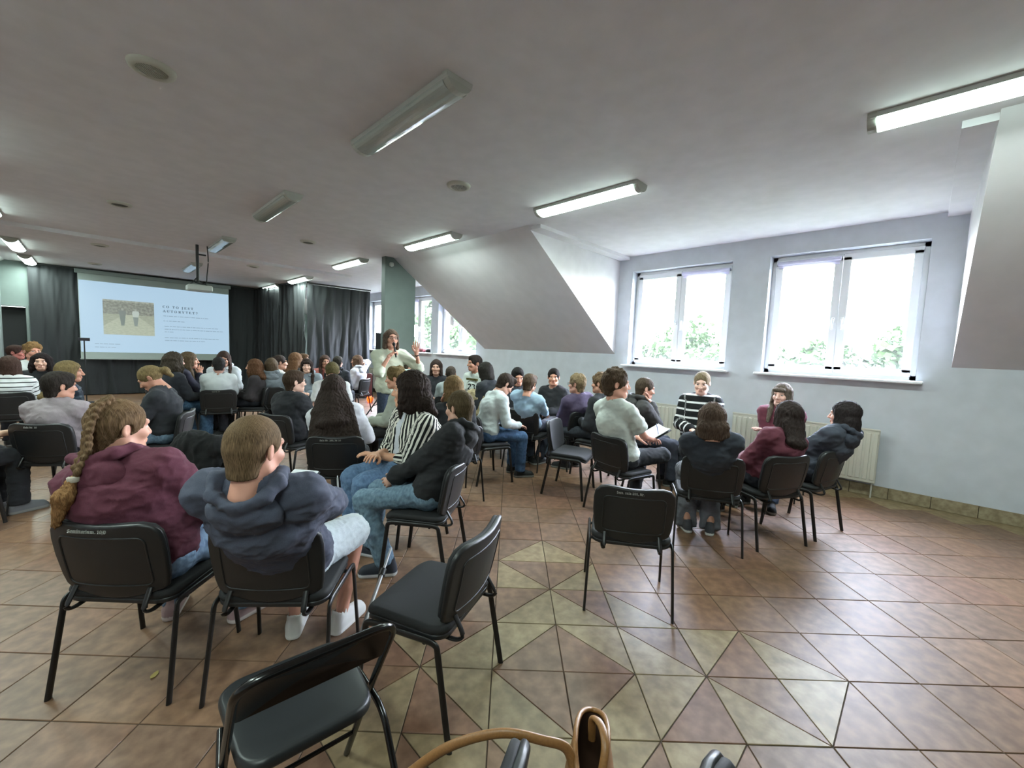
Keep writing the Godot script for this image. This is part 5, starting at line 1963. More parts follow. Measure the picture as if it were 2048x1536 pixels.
func list_people() -> Array:
	return [
		{"label": "blond curly-haired person in white striped tee behind the dark-haired girl at far left", "at": Vector3(-0.703, 0, -10.686), "yaw": -2.727, "head": Vector3(-0.703, 1.391, -10.686), "s": 1.160, "cell": 0.0220, "seed": 1, "tops": [["t_shirt", Color8(200, 205, 200)]], "pants": ["jeans", Color8(75, 100, 130)], "hair": ["curly", Color8(150, 118, 78)], "skin": Color8(185, 130, 110)},
		{"label": "person with reddish face half hidden behind the blond curly head at far left", "at": Vector3(-0.996, 0, -11.974), "yaw": -1.837, "head": Vector3(-0.996, 1.312, -11.974), "s": 1.070, "cell": 0.0220, "seed": 2, "tops": [["sweater", Color8(50, 45, 48)]], "pants": ["jeans", Color8(40, 45, 55)], "hair": ["short", Color8(70, 50, 45)], "skin": Color8(160, 95, 85)},
		{"label": "dark curly-haired girl in black facing the camera at far left", "at": Vector3(-0.538, 0, -9.361), "yaw": 3.059, "head": Vector3(-0.538, 1.264, -9.361), "s": 1.020, "cell": 0.0205, "seed": 3, "tops": [["sweater", Color8(36, 36, 40)]], "pants": ["jeans", Color8(45, 50, 60)], "hair": ["wavy", Color8(44, 36, 36)], "hairlong": 0.5, "skin": Color8(205, 160, 140), "arm": "lap"},
		{"label": "girl with brown bob seen from behind in white sweater with thin dark stripes", "at": Vector3(-0.763, 0, -8.445), "yaw": -0.084, "head": Vector3(-0.763, 1.251, -8.445), "s": 1.020, "cell": 0.0178, "seed": 4, "tops": [["sweater", Color8(225, 228, 225), {"stripes": "stripes_thin"}]], "pants": ["jeans", Color8(40, 42, 50)], "hair": ["bob", Color8(84, 64, 56)], "arm": "lap"},
		{"label": "boy with short dark hair in mauve-grey sweatshirt, seen from behind at left", "at": Vector3(-0.210, 0, -5.526), "yaw": -0.625, "head": Vector3(-0.210, 1.231, -5.526), "s": 1.020, "cell": 0.0124, "seed": 5, "tops": [["sweater", Color8(150, 139, 143)]], "pants": ["trousers", Color8(38, 34, 40)], "hair": ["short", Color8(56, 50, 46)], "look": 28, "nod": 4, "arm": "lap", "wide": 1.1},
		{"label": "girl with long dull-blond hair and navy plaid shirt behind the mauve sweatshirt", "at": Vector3(-0.195, 0, -7.156), "yaw": -1.282, "head": Vector3(-0.195, 1.252, -7.156), "s": 1.020, "cell": 0.0162, "seed": 6, "tops": [["shirt", Color8(60, 75, 95), {"stripes": "plaid"}]], "pants": ["jeans", Color8(45, 50, 65)], "hair": ["long", Color8(138, 120, 84)], "look": 20, "arm": "lap"},
		{"label": "girl with a thick French braid in a maroon hoodie, front left, back to camera", "at": Vector3(0.170, 0, -2.560), "yaw": -0.785, "head": Vector3(0.084, 1.289, -2.621), "s": 1.036, "cell": 0.0075, "seed": 7, "tops": [["hoodie", Color8(92, 42, 58)]], "pants": ["jeans", Color8(130, 155, 180)], "hair": ["braid", Color8(124, 100, 74)], "look": 20, "nod": 3, "arm": "write", "bulk": 1.28, "wide": 1.2, "shoes": [Color8(150, 125, 125), Color8(200, 190, 185)], "legs": "wide", "skin": Color8(200, 148, 125)},
		{"label": "girl with fair ponytail bending forward in black, left of the white-sweater boy", "at": Vector3(0.507, 0, -5.680), "yaw": 1.194, "head": Vector3(0.358, 1.252, -5.738), "s": 1.020, "cell": 0.0142, "seed": 8, "tops": [["sweater", Color8(38, 40, 45)]], "pants": ["jeans", Color8(120, 145, 165)], "hair": ["pony", Color8(140, 122, 86)], "nod": 35, "arm": "knees"},
		{"label": "girl with bushy brown hair in dark navy sweater and blue jeans, seen from behind", "at": Vector3(0.828, 0, -8.066), "yaw": -1.190, "head": Vector3(0.874, 1.353, -8.084), "s": 1.130, "cell": 0.0208, "seed": 9, "tops": [["sweater", Color8(36, 38, 46)]], "pants": ["wide_jeans", Color8(75, 108, 138)], "hair": ["wavy", Color8(76, 68, 58)], "hairlong": 0.3, "arm": "knees"},
		{"label": "dark-blond girl in navy with a hand at her mouth, below the screen", "at": Vector3(1.034, 0, -8.694), "yaw": -1.735, "head": Vector3(1.133, 1.340, -8.678), "s": 1.111, "cell": 0.0220, "seed": 10, "tops": [["sweater", Color8(38, 38, 54)]], "pants": ["jeans", Color8(40, 44, 60)], "hair": ["longfront", Color8(106, 90, 70)], "arm": "chin"},
		{"label": "dark-haired boy in pale grey sweatshirt with navy collar, back to camera", "at": Vector3(1.403, 0, -7.897), "yaw": -0.229, "head": Vector3(1.416, 1.283, -7.955), "s": 1.027, "cell": 0.0218, "seed": 11, "tops": [["t_shirt", Color8(48, 46, 80), {"neck": 0.052, "fat": 0.012, "inner": 1}], ["sweater", Color8(200, 206, 206), {"neck": 0.075}]], "pants": ["trousers", Color8(38, 38, 42)], "hair": ["short", Color8(50, 48, 48)], "nod": 18, "arm": "knees", "skin": Color8(150, 110, 95)},
		{"label": "long-haired girl in white hoodie facing the camera behind the pale-sweater boy", "at": Vector3(1.714, 0, -9.231), "yaw": 2.871, "head": Vector3(1.714, 1.345, -9.231), "s": 1.118, "cell": 0.0220, "seed": 12, "tops": [["hoodie", Color8(212, 216, 222)]], "pants": ["jeans", Color8(60, 65, 80)], "hair": ["longfront", Color8(76, 60, 54)], "nod": 14, "arm": "lap"},
		{"label": "auburn curly-haired girl in dark top facing left before the curtain", "at": Vector3(1.917, 0, -8.017), "yaw": 1.127, "head": Vector3(1.917, 1.262, -8.017), "s": 1.020, "cell": 0.0220, "seed": 13, "tops": [["sweater", Color8(50, 45, 48)]], "pants": ["jeans", Color8(42, 44, 52)], "hair": ["wavy", Color8(112, 80, 58)], "hairlong": 0.5, "arm": "lap"},
		{"label": "person with light brown bob in grey hoodie seen from behind", "at": Vector3(2.185, 0, -8.033), "yaw": -0.440, "head": Vector3(2.185, 1.282, -8.033), "s": 1.025, "cell": 0.0220, "seed": 14, "tops": [["hoodie", Color8(116, 124, 130)]], "pants": ["jeans", Color8(45, 50, 58)], "hair": ["bob", Color8(108, 92, 74)], "arm": "lap"},
		{"label": "dark-haired girl in white with bun, profile right, behind the grey hoodie", "at": Vector3(2.450, 0, -8.484), "yaw": -1.590, "head": Vector3(2.450, 1.322, -8.484), "s": 1.084, "cell": 0.0220, "seed": 15, "tops": [["sweater", Color8(215, 212, 210)]], "pants": ["jeans", Color8(50, 55, 70)], "hair": ["bun", Color8(72, 60, 56)], "arm": "lap"},
		{"label": "girl with long auburn hair in black top, before the curtain fold", "at": Vector3(2.833, 0, -8.815), "yaw": -1.271, "head": Vector3(2.833, 1.365, -8.815), "s": 1.148, "cell": 0.0220, "seed": 16, "tops": [["sweater", Color8(36, 36, 40)]], "pants": ["jeans", Color8(40, 44, 52)], "hair": ["long", Color8(128, 96, 70)], "arm": "lap"},
		{"label": "small brown-haired head half hidden behind the auburn-haired girl", "at": Vector3(3.223, 0, -9.558), "yaw": -2.420, "head": Vector3(3.223, 1.328, -9.558), "s": 1.093, "cell": 0.0220, "seed": 17, "tops": [["sweater", Color8(60, 55, 58)]], "pants": ["jeans", Color8(40, 44, 52)], "hair": ["short", Color8(110, 85, 65)], "arm": "lap"},
		{"label": "smiling dark-fringed girl in grey hooded jacket facing the camera", "at": Vector3(2.728, 0, -7.913), "yaw": 2.705, "head": Vector3(2.728, 1.285, -7.913), "s": 1.030, "cell": 0.0220, "seed": 18, "tops": [["hoodie", Color8(132, 140, 148)]], "pants": ["jeans", Color8(45, 48, 58)], "hair": ["longfront", Color8(64, 50, 46)], "bangs": true, "arm": "lap", "skin": Color8(225, 180, 160)},
		{"label": "girl in salmon-pink top with raised hand in front of the curtain", "at": Vector3(3.471, 0, -9.020), "yaw": 3.036, "head": Vector3(3.471, 1.320, -9.020), "s": 1.081, "cell": 0.0220, "seed": 19, "tops": [["sweater", Color8(175, 104, 98)]], "pants": ["jeans", Color8(50, 55, 65)], "hair": ["longfront", Color8(84, 64, 56)], "arm": "cheekl"},
		{"label": "dark short-haired person in black hoodie with back to camera near the curtain", "at": Vector3(3.581, 0, -8.623), "yaw": -0.778, "head": Vector3(3.581, 1.316, -8.623), "s": 1.076, "cell": 0.0220, "seed": 20, "tops": [["hoodie", Color8(46, 47, 54)]], "pants": ["jeans", Color8(45, 48, 55)], "hair": ["short", Color8(62, 56, 50)], "arm": "lap"},
		{"label": "long brown-haired girl in white hoodie with one arm behind her head", "at": Vector3(4.262, 0, -9.219), "yaw": 0.649, "head": Vector3(4.262, 1.327, -9.219), "s": 1.092, "cell": 0.0220, "seed": 21, "tops": [["hoodie", Color8(212, 212, 220)]], "pants": ["trousers", Color8(32, 32, 38)], "hair": ["longfront", Color8(118, 92, 76)], "arm": "behind", "look": -10},
		{"label": "boy with glasses and dark brown hair in black jacket looking right", "at": Vector3(1.560, 0, -5.027), "yaw": -1.146, "head": Vector3(1.606, 1.260, -5.047), "s": 1.020, "cell": 0.0155, "seed": 22, "tops": [["jacket", Color8(32, 33, 38)]], "pants": ["trousers", Color8(30, 31, 36)], "hair": ["short", Color8(78, 62, 50)], "look": 22, "glasses": true, "arm": "knees", "skin": Color8(212, 170, 150)},
		{"label": "fair short-haired boy in white tee bowing behind the long-haired girl", "at": Vector3(2.283, 0, -5.688), "yaw": 2.794, "head": Vector3(2.235, 1.302, -5.556), "s": 1.055, "cell": 0.0181, "seed": 23, "tops": [["t_shirt", Color8(218, 218, 218)]], "pants": ["jeans", Color8(60, 70, 90)], "hair": ["crop", Color8(108, 98, 66)], "nod": 38, "arm": "lap", "skin": Color8(205, 155, 140)},
		{"label": "girl with very long straight dark hair in white shirt, back to camera", "at": Vector3(1.560, 0, -3.680), "yaw": -0.607, "head": Vector3(1.551, 1.298, -3.821), "s": 1.049, "cell": 0.0125, "seed": 24, "tops": [["shirt", Color8(205, 206, 210)]], "pants": ["trousers", Color8(45, 45, 50)], "hair": ["long", Color8(64, 53, 48)], "arm": "knees", "hairlong": 1.0},
		{"label": "standing woman in cream blouse speaking into a microphone", "at": Vector3(3.003, 0, -5.409), "yaw": 2.844, "head": Vector3(3.003, 1.809, -5.409), "s": 1.090, "cell": 0.0195, "seed": 25, "tops": [["shirt", Color8(200, 205, 184), {"fat": 0.03, "sleeve": 0.35, "folds": 0.012, "hem": 0.04}]], "pants": ["wide_jeans", Color8(50, 60, 76)], "hair": ["bob", Color8(112, 94, 82)], "legs": "stand", "look": -6, "nod": -8, "tilt": 4, "glasses": true, "skin": Color8(190, 140, 118), "hands": ["grip", "open"], "arms": [Vector3(0.06, 1.45, -0.2), Vector3(-0.31, 1.5, -0.2)], "palms": [Vector3(-1, 0, 0.2), Vector3(0.3, 0.1, -1)], "fingers": [Vector3(-0.8, 0.5, 0), Vector3(0, 1.4, 0)], "poles": [Vector3(0.6, -1, 0.1), Vector3(-0.7, -1, 0.2)], "bulk": 0.98},
		{"label": "curly fair-haired boy in sage-grey sweater partly hidden by the striped shirt", "at": Vector3(2.693, 0, -4.517), "yaw": 0.741, "head": Vector3(2.612, 1.323, -4.606), "s": 1.086, "cell": 0.0168, "seed": 26, "tops": [["sweater", Color8(172, 178, 164)]], "pants": ["trousers", Color8(42, 40, 42)], "hair": ["curly", Color8(132, 112, 78)], "arm": "knees", "nod": 5, "skin": Color8(205, 150, 125)},
		{"label": "brown-haired boy in pale mint hoodie looking down right of the standing woman", "at": Vector3(3.454, 0, -5.678), "yaw": -1.464, "head": Vector3(3.533, 1.439, -5.686), "s": 1.160, "cell": 0.0215, "seed": 27, "tops": [["hoodie", Color8(178, 194, 190)]], "pants": ["jeans", Color8(60, 70, 85)], "hair": ["short", Color8(78, 66, 55)], "nod": 26, "arm": "lap"},
		{"label": "girl with short dark bob in black, facing the camera below the far window", "at": Vector3(4.431, 0, -6.338), "yaw": 2.427, "head": Vector3(4.431, 1.357, -6.338), "s": 1.135, "cell": 0.0220, "seed": 28, "tops": [["sweater", Color8(42, 42, 48)]], "pants": ["jeans", Color8(38, 40, 48)], "hair": ["bob", Color8(76, 62, 58)], "arm": "lap", "skin": Color8(195, 150, 130)},
		{"label": "boy with cropped brown hair in grey tee seen from behind", "at": Vector3(4.190, 0, -5.574), "yaw": -0.714, "head": Vector3(4.190, 1.281, -5.574), "s": 1.023, "cell": 0.0220, "seed": 29, "tops": [["t_shirt", Color8(152, 158, 158)]], "pants": ["jeans", Color8(60, 65, 75)], "hair": ["crop", Color8(76, 66, 58)], "arm": "lap", "skin": Color8(160, 115, 95)},
		{"label": "tall dark-haired boy in white number shirt sitting below the far window", "at": Vector3(4.735, 0, -5.615), "yaw": 1.830, "head": Vector3(4.735, 1.471, -5.615), "s": 1.160, "cell": 0.0220, "seed": 30, "tops": [["t_shirt", Color8(205, 212, 206)]], "pants": ["jeans", Color8(60, 70, 85)], "hair": ["short", Color8(56, 48, 44)], "look": 30, "arm": "lap", "skin": Color8(165, 115, 92)},
		{"label": "girl with dark bob in black top bending left in front of the number shirt", "at": Vector3(4.326, 0, -4.681), "yaw": 0.117, "head": Vector3(4.301, 1.365, -4.900), "s": 1.148, "cell": 0.0215, "seed": 31, "tops": [["sweater", Color8(38, 41, 46)]], "pants": ["trousers", Color8(34, 36, 40)], "hair": ["bob", Color8(52, 48, 44)], "nod": 24, "arm": "knees"},
		{"label": "girl with light brown hair in black, hand at her cheek, behind the black hoodie", "at": Vector3(2.659, 0, -3.457), "yaw": -0.265, "head": Vector3(2.680, 1.290, -3.534), "s": 1.037, "cell": 0.0145, "seed": 32, "tops": [["t_shirt", Color8(36, 36, 40)]], "pants": ["jeans", Color8(60, 75, 95)], "hair": ["long", Color8(132, 108, 76)], "hairlong": 0.3, "look": -10, "nod": 8, "arm": "cheekl"},
		{"label": "dark wavy-haired woman in black and white striped shirt over a white tee", "at": Vector3(1.886, 0, -3.062), "yaw": 1.507, "head": Vector3(1.886, 1.377, -3.062), "s": 1.160, "cell": 0.0115, "seed": 33, "tops": [["t_shirt", Color8(208, 212, 220), {"fat": 0.012, "inner": 1, "sleeve": 0.4}], ["shirt", Color8(220, 218, 205), {"stripes": "stripes_upright", "open": 0.085, "sleeve": 0.42, "fat": 0.03, "neck": 0.075, "hem": 0.05}]], "pants": ["wide_jeans", Color8(105, 134, 166)], "hair": ["wavy", Color8(60, 49, 45)], "hairlong": 0.42, "look": 42, "bulk": 1.28, "wide": 1.15, "arms": [Vector3(-0.02, 0.71, -0.3), Vector3(0.05, 0.69, -0.27)], "legs": "sit", "skin": Color8(205, 152, 122), "headsize": 1.12},
		{"label": "boy with cropped hair in black hoodie and faded jeans sitting in profile", "at": Vector3(1.660, 0, -2.440), "yaw": 0.644, "head": Vector3(1.888, 1.276, -2.406), "s": 1.020, "cell": 0.0101, "seed": 34, "tops": [["hoodie", Color8(33, 33, 36)]], "pants": ["jeans", Color8(118, 144, 160)], "hair": ["crop", Color8(98, 84, 62)], "look": 30, "nod": 4, "arms": [Vector3(0.04, 0.67, -0.2), Vector3(-0.05, 0.66, -0.24)], "hands": ["grip", "grip"], "palms": [Vector3(-1, -0.3, 0), Vector3(1, -0.3, 0)], "leg": [0.1, 0.51, -0.42, 0.08, 0.1, -0.46], "leg2": [0.13, 0.51, -0.42, 0.15, 0.1, -0.24], "shoes": [Color8(35, 40, 52), Color8(205, 208, 210)], "skin": Color8(195, 150, 128)},
		{"label": "boy with short fair hair in slate-blue hoodie, front centre, back to camera", "at": Vector3(0.640, 0, -2.100), "yaw": -0.722, "head": Vector3(0.441, 1.302, -1.804), "s": 1.054, "cell": 0.0075, "seed": 35, "tops": [["t_shirt", Color8(185, 175, 150), {"neck": 0.054, "fat": 0.012, "inner": 1, "sleeve": 0.4}], ["hoodie", Color8(74, 78, 94)]], "pants": ["shorts", Color8(195, 204, 208)], "hair": ["buzz", Color8(128, 106, 80)], "look": 14, "nod": 6, "arm": "write", "wide": 1.1, "shoes": [Color8(205, 205, 200), Color8(215, 215, 210)], "skin": Color8(205, 150, 128), "leg": [0.2, 0.52, -0.42, 0.16, 0.1, -0.28], "leg2": [0.15, 0.51, -0.42, 0.08, 0.1, -0.25], "bulk": 1.08},
		{"label": "dark-haired boy in white shirt leaning far forward, centre right", "at": Vector3(3.396, 0, -3.746), "yaw": -1.871, "head": Vector3(3.682, 1.263, -3.658), "s": 1.020, "cell": 0.0172, "seed": 36, "tops": [["shirt", Color8(196, 204, 205)]], "pants": ["jeans", Color8(70, 100, 135)], "hair": ["quiff", Color8(66, 54, 48)], "nod": 38, "arm": "knees", "skin": Color8(205, 155, 135)},
		{"label": "black-haired boy behind the two boys in pale shirts", "at": Vector3(4.504, 0, -4.343), "yaw": 2.597, "head": Vector3(4.473, 1.323, -4.292), "s": 1.085, "cell": 0.0205, "seed": 37, "tops": [["sweater", Color8(50, 50, 56)]], "pants": ["jeans", Color8(45, 50, 60)], "hair": ["short", Color8(48, 44, 44)], "nod": 14, "arm": "lap", "skin": Color8(180, 125, 100)},
		{"label": "brown-haired boy in light blue shirt seen from behind", "at": Vector3(4.200, 0, -3.800), "yaw": -1.265, "head": Vector3(4.045, 1.277, -3.649), "s": 1.020, "cell": 0.0180, "seed": 38, "tops": [["shirt", Color8(164, 190, 210)]], "pants": ["jeans", Color8(45, 50, 62)], "hair": ["quiff", Color8(98, 80, 66)], "nod": 16, "arm": "knees", "legs": "tuck"},
		{"label": "black-haired boy in open black jacket over white tee with clasped hands", "at": Vector3(5.080, 0, -4.105), "yaw": 1.727, "head": Vector3(5.080, 1.324, -4.105), "s": 1.087, "cell": 0.0215, "seed": 39, "tops": [["t_shirt", Color8(208, 212, 210), {"fat": 0.012, "inner": 1, "sleeve": 0.4}], ["jacket", Color8(38, 38, 42), {"open": 0.07, "neck": 0.075}]], "pants": ["trousers", Color8(85, 82, 88)], "hair": ["short", Color8(48, 42, 40)], "look": -28, "arm": "lap", "palms": [Vector3(-1, -0.2, 0), Vector3(1, -0.2, 0)], "skin": Color8(190, 135, 110)},
		{"label": "blond boy with glasses in purple sweater, seen from behind", "at": Vector3(4.720, 0, -3.420), "yaw": -0.252, "head": Vector3(4.597, 1.293, -3.305), "s": 1.042, "cell": 0.0185, "seed": 40, "tops": [["sweater", Color8(76, 64, 88)]], "pants": ["jeans", Color8(150, 175, 190)], "hair": ["curly", Color8(146, 126, 98)], "look": -22, "glasses": true, "arm": "lap"},
		{"label": "curly-haired person in black half hidden behind the white tee boy", "at": Vector3(4.653, 0, -2.968), "yaw": 0.044, "head": Vector3(4.653, 1.336, -2.968), "s": 1.105, "cell": 0.0178, "seed": 41, "tops": [["sweater", Color8(38, 39, 44)]], "pants": ["jeans", Color8(45, 48, 55)], "hair": ["curly", Color8(124, 102, 80)], "arm": "lap"},
		{"label": "curly brown-haired boy in white tee holding an open notebook", "at": Vector3(3.720, 0, -2.080), "yaw": -1.794, "head": Vector3(3.598, 1.441, -2.122), "s": 1.160, "cell": 0.0134, "seed": 42, "tops": [["t_shirt", Color8(205, 210, 204), {"fat": 0.022}]], "pants": ["trousers", Color8(38, 40, 46)], "hair": ["curly", Color8(98, 80, 66)], "look": 32, "arms": [Vector3(0.1, 0.74, -0.33), Vector3(-0.1, 0.73, -0.3)], "leg": [0.16, 0.58, -0.42, -0.2, 0.5, -0.42], "leg2": [0.12, 0.51, -0.43, 0.1, 0.1, -0.32], "skin": Color8(205, 150, 128), "shoes": [Color8(40, 42, 48), Color8(190, 190, 190)]},
		{"label": "buzz-cut boy in charcoal hoodie resting his face in his hand", "at": Vector3(4.716, 0, -2.464), "yaw": -2.294, "head": Vector3(4.791, 1.312, -2.398), "s": 1.069, "cell": 0.0168, "seed": 43, "tops": [["hoodie", Color8(64, 62, 62)]], "pants": ["trousers", Color8(50, 54, 66)], "hair": ["crop", Color8(92, 78, 66)], "nod": 10, "arm": "cheek", "skin": Color8(200, 150, 130)},
		{"label": "fair girl with tied-back hair in black sweater with white bands, facing camera", "at": Vector3(5.475, 0, -2.001), "yaw": 1.816, "head": Vector3(5.475, 1.405, -2.001), "s": 1.160, "cell": 0.0175, "seed": 44, "tops": [["sweater", Color8(50, 50, 54), {"stripes": "stripes_band"}]], "pants": ["jeans", Color8(45, 48, 55)], "hair": ["bun", Color8(156, 138, 112)], "nod": 10, "arm": "lap", "skin": Color8(222, 180, 162)},
		{"label": "girl with loose brown ponytail in navy top, back to camera, right circle", "at": Vector3(3.700, 0, -1.250), "yaw": -1.049, "head": Vector3(3.457, 1.231, -1.168), "s": 1.020, "cell": 0.0109, "seed": 45, "tops": [["t_shirt", Color8(50, 54, 64), {"fat": 0.026}]], "pants": ["wide_trousers", Color8(100, 100, 106)], "hair": ["long", Color8(100, 82, 72)], "hairlong": 0.2, "arm": "lap", "legs": "tuck", "shoes": [Color8(60, 60, 64), Color8(205, 205, 200)], "nod": 12},
		{"label": "girl with grey-brown fringe and arms crossed in maroon sweater facing the camera", "at": Vector3(5.726, 0, -1.165), "yaw": 1.562, "head": Vector3(5.726, 1.321, -1.165), "s": 1.083, "cell": 0.0162, "seed": 46, "tops": [["sweater", Color8(108, 52, 66)]], "pants": ["jeans", Color8(125, 150, 190)], "hair": ["longfront", Color8(124, 110, 100)], "bangs": true, "arm": "cross", "look": 8, "legs": "out", "skin": Color8(215, 170, 155)},
		{"label": "girl with long dark hair in maroon sweater, back to camera, right circle", "at": Vector3(4.200, 0, -0.930), "yaw": -0.522, "head": Vector3(4.239, 1.241, -0.806), "s": 1.020, "cell": 0.0119, "seed": 47, "tops": [["sweater", Color8(98, 44, 58)]], "pants": ["jeans", Color8(45, 48, 56)], "hair": ["long", Color8(64, 54, 52)], "arm": "lap", "hairlong": 0.6, "legs": "out"},
		{"label": "dark-haired girl in slate jacket leaning back, rightmost of the seated people", "at": Vector3(4.800, 0, -0.720), "yaw": -0.252, "head": Vector3(4.841, 1.242, -0.481), "s": 1.020, "cell": 0.0125, "seed": 48, "tops": [["sweater", Color8(170, 120, 125), {"neck": 0.07}], ["jacket", Color8(62, 66, 78), {"open": 0.06, "hood": Color8(58, 62, 74)}]], "pants": ["trousers", Color8(45, 46, 54)], "hair": ["long", Color8(54, 47, 48)], "look": -8, "arm": "lap", "hairlong": 0.2, "legs": "out", "skin": Color8(200, 150, 130)},
		{"label": "person cut by the left edge of the picture with a bare forearm", "at": Vector3(-0.896, 0, -5.370), "yaw": -0.917, "head": Vector3(-0.896, 1.287, -5.370), "s": 1.032, "cell": 0.0104, "seed": 49, "tops": [["t_shirt", Color8(60, 62, 70)]], "pants": ["trousers", Color8(32, 33, 38)], "hair": ["short", Color8(60, 52, 46)], "arms": [Vector3(0.1, 0.72, -0.38), Vector3(-0.1, 0.7, -0.34)], "skin": Color8(205, 165, 140), "shoes": [Color8(95, 95, 98), Color8(120, 118, 116)]},
	]

# ------------------------------------------------------------------ distance fields
class Field:
	var o: Vector3
	var nx: int
	var ny: int
	var nz: int
	var h: float
	var d: PackedFloat32Array
	var b: PackedByteArray

	func _init(lo: Vector3, hi: Vector3, cell: float) -> void:
		h = cell
		o = lo - Vector3.ONE * cell * 2.0
		var s := (hi - o) / cell
		nx = int(s.x) + 4
		ny = int(s.y) + 4
		nz = int(s.z) + 4
		d.resize(nx * ny * nz)
		d.fill(9.0)
		b.resize(nx * ny * nz)

	func range_of(lo: Vector3, hi: Vector3) -> Array[int]:
		var r: Array[int] = [maxi(0, int((lo.x - o.x) / h)), mini(nx - 1, int((hi.x - o.x) / h) + 1), maxi(0, int((lo.y - o.y) / h)), mini(ny - 1, int((hi.y - o.y) / h) + 1), maxi(0, int((lo.z - o.z) / h)), mini(nz - 1, int((hi.z - o.z) / h) + 1)]
		return r

	# tapered capsule from a to c; widened by f along side; cut flat at c when cut is true; blended over k
	func cap(a: Vector3, c: Vector3, ra: float, rc: float, k: float, id := 0, side := Vector3.ZERO, f := 1.0, cut := false) -> void:
		var m := maxf(ra, rc) * maxf(f, 1.0) + k + h * 2.0
		var r := range_of(Vector3(minf(a.x, c.x), minf(a.y, c.y), minf(a.z, c.z)) - Vector3.ONE * m, Vector3(maxf(a.x, c.x), maxf(a.y, c.y), maxf(a.z, c.z)) + Vector3.ONE * m)
		var ab := c - a
		var l2 := maxf(ab.length_squared(), 1e-9)
		var inv := 1.0 / l2
		var dr := rc - ra
		var q := 1.0 - 1.0 / f
		var sd := side.normalized()
		var axis := ab / sqrt(l2)
		var ln := sqrt(l2)
		var kk := maxf(k, 1e-5)
		for z in range(r[4], r[5] + 1):
			for y in range(r[2], r[3] + 1):
				var i := (z * ny + y) * nx + r[0]
				var p := o + Vector3(r[0] * h, y * h, z * h) - a
				for x in range(r[0], r[1] + 1):
					var t := clampf(p.dot(ab) * inv, 0.0, 1.0)
					var v := p - ab * t
					v -= sd * (v.dot(sd) * q)
					var e := v.length() - ra - dr * t
					if cut:
						e = maxf(e, p.dot(axis) - ln)
					var g := d[i]
					if e < g + kk:
						if e < g:
							b[i] = id
						var w := maxf(kk - absf(e - g), 0.0) / kk
						d[i] = minf(e, g) - w * w * kk * 0.25
					i += 1
					p.x += h

	# ellipsoid; sub = true carves it away
	func ell(c: Vector3, rad: Vector3, bas: Basis, k: float, id := 0, sub := false) -> void:
		var m := maxf(rad.x, maxf(rad.y, rad.z)) * 1.02 + k + h * 2.0
		var r := range_of(c - Vector3.ONE * m, c + Vector3.ONE * m)
		var t := bas.orthonormalized().transposed()
		var kk := maxf(k, 1e-5)
		for z in range(r[4], r[5] + 1):
			for y in range(r[2], r[3] + 1):
				var i := (z * ny + y) * nx + r[0]
				var p := o + Vector3(r[0] * h, y * h, z * h) - c
				for x in range(r[0], r[1] + 1):
					var v := (t * p) / rad
					var k0 := v.length()
					var k1 := (v / rad).length()
					var e := k0 * (k0 - 1.0) / maxf(k1, 1e-6)
					var g := d[i]
					if sub:
						e = -e
						if e > g - kk:
							var w := maxf(kk - absf(e - g), 0.0) / kk
							d[i] = maxf(e, g) + w * w * kk * 0.25
					elif e < g + kk:
						if e < g:
							b[i] = id
						var w := maxf(kk - absf(e - g), 0.0) / kk
						d[i] = minf(e, g) - w * w * kk * 0.25
					i += 1
					p.x += h

	# carve a tapered capsule
	func carve(a: Vector3, c: Vector3, ra: float, rc: float, k: float) -> void:
		var m := maxf(ra, rc) + k + h * 2.0
		var r := range_of(Vector3(minf(a.x, c.x), minf(a.y, c.y), minf(a.z, c.z)) - Vector3.ONE * m, Vector3(maxf(a.x, c.x), maxf(a.y, c.y), maxf(a.z, c.z)) + Vector3.ONE * m)
		var ab := c - a
		var inv := 1.0 / maxf(ab.length_squared(), 1e-9)
		var kk := maxf(k, 1e-5)
		for z in range(r[4], r[5] + 1):
			for y in range(r[2], r[3] + 1):
				var i := (z * ny + y) * nx + r[0]
				var p := o + Vector3(r[0] * h, y * h, z * h) - a
				for x in range(r[0], r[1] + 1):
					var t := clampf(p.dot(ab) * inv, 0.0, 1.0)
					var e := ra + (rc - ra) * t - (p - ab * t).length()
					var g := d[i]
					if e > g - kk:
						var w := maxf(kk - absf(e - g), 0.0) / kk
						d[i] = maxf(e, g) + w * w * kk * 0.25
					i += 1
					p.x += h

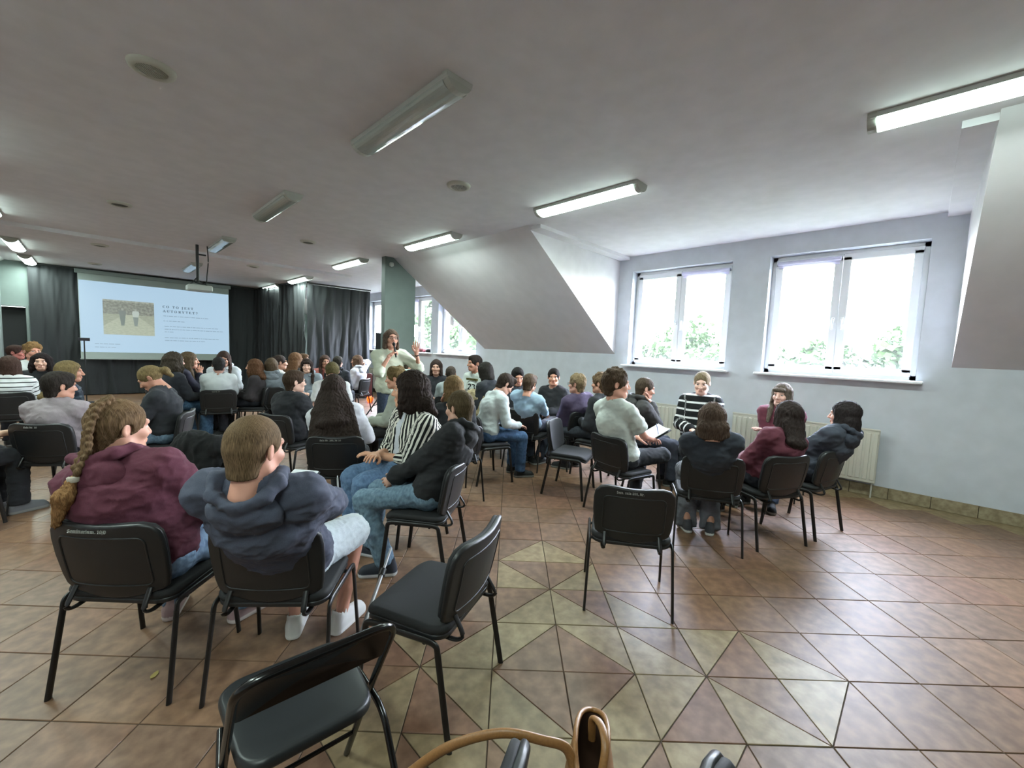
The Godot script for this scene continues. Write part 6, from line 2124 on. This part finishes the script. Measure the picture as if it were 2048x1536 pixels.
	# surface nets: [vertices, part ids, indices]
	func net() -> Array:
		var lim := h * 1.8
		var sx := 1
		var sy := nx
		var sz := nx * ny
		var at := PackedInt32Array()
		at.resize(nx * ny * nz)
		at.fill(-1)
		var vs := PackedVector3Array()
		var ids := PackedByteArray()
		var cells := PackedInt32Array()
		var off: Array[int] = [0, sx, sy, sx + sy, sz, sz + sx, sz + sy, sz + sx + sy]
		var c: Array[float] = [0.0, 0.0, 0.0, 0.0, 0.0, 0.0, 0.0, 0.0]
		for z in nz - 1:
			for y in ny - 1:
				var i := (z * ny + y) * nx
				for x in nx - 1:
					var g := d[i]
					if g < lim and g > -lim:
						var mask := 0
						for q in 8:
							c[q] = d[i + off[q]]
							if c[q] < 0.0:
								mask |= 1 << q
						if mask != 0 and mask != 255:
							var s := Vector3.ZERO
							var n := 0
							for q in 4:
								var e := q * 2  # edges along x: 0-1 2-3 4-5 6-7
								if (c[e] < 0.0) != (c[e + 1] < 0.0):
									s += Vector3(c[e] / (c[e] - c[e + 1]), q & 1, q >> 1)
									n += 1
								var ey := (q & 1) + (q >> 1) * 4  # along y
								if (c[ey] < 0.0) != (c[ey + 2] < 0.0):
									s += Vector3(q & 1, c[ey] / (c[ey] - c[ey + 2]), q >> 1)
									n += 1
								if (c[q] < 0.0) != (c[q + 4] < 0.0):  # along z
									s += Vector3(q & 1, q >> 1, c[q] / (c[q] - c[q + 4]))
									n += 1
							at[i] = vs.size()
							vs.append(o + (Vector3(x, y, z) + s / n) * h)
							ids.append(b[i])
							cells.append(i)
					i += 1
		var idx := PackedInt32Array()
		for n in cells.size():
			var i := cells[n]
			var inside := d[i] < 0.0
			if inside != (d[i + sx] < 0.0):
				quad(idx, at[i - sy - sz], at[i - sz], at[i], at[i - sy], inside)
			if inside != (d[i + sy] < 0.0):
				quad(idx, at[i - sx - sz], at[i - sx], at[i], at[i - sz], inside)
			if inside != (d[i + sz] < 0.0):
				quad(idx, at[i - sx - sy], at[i - sy], at[i], at[i - sx], inside)
		return [vs, ids, idx]

	func quad(idx: PackedInt32Array, p: int, q: int, r: int, s: int, flip: bool) -> void:
		if p < 0 or q < 0 or r < 0 or s < 0:
			return
		if flip:
			idx.append_array(PackedInt32Array([p, r, q, p, s, r]))
		else:
			idx.append_array(PackedInt32Array([p, q, r, p, r, s]))


static func normals_of(vs: PackedVector3Array, idx: PackedInt32Array) -> PackedVector3Array:
	var ns := PackedVector3Array()
	ns.resize(vs.size())
	for t in range(0, idx.size(), 3):
		var i := idx[t]
		var j := idx[t + 1]
		var k := idx[t + 2]
		var n := (vs[k] - vs[i]).cross(vs[j] - vs[i])
		ns[i] += n
		ns[j] += n
		ns[k] += n
	for i in ns.size():
		ns[i] = ns[i].normalized()
	return ns


static func wrinkle(vs: PackedVector3Array, ns: PackedVector3Array, noise: FastNoiseLite, f: Vector3, amp: float, shift: float) -> void:
	for i in vs.size():
		var p := vs[i] * f
		vs[i] += ns[i] * (noise.get_noise_3d(p.x + shift, p.y, p.z) * amp)


func arrays(vs: PackedVector3Array, ns: PackedVector3Array, idx: PackedInt32Array, cols := PackedColorArray(), uv := PackedVector2Array()) -> Array:
	var a := []
	a.resize(Mesh.ARRAY_MAX)
	a[Mesh.ARRAY_VERTEX] = vs
	a[Mesh.ARRAY_NORMAL] = ns
	a[Mesh.ARRAY_INDEX] = idx
	if cols.size():
		a[Mesh.ARRAY_COLOR] = cols
	if uv.size():
		a[Mesh.ARRAY_TEX_UV] = uv
	return a


func mesh_of(a: Array) -> ArrayMesh:
	var m := ArrayMesh.new()
	m.add_surface_from_arrays(Mesh.PRIMITIVE_TRIANGLES, a)
	return m
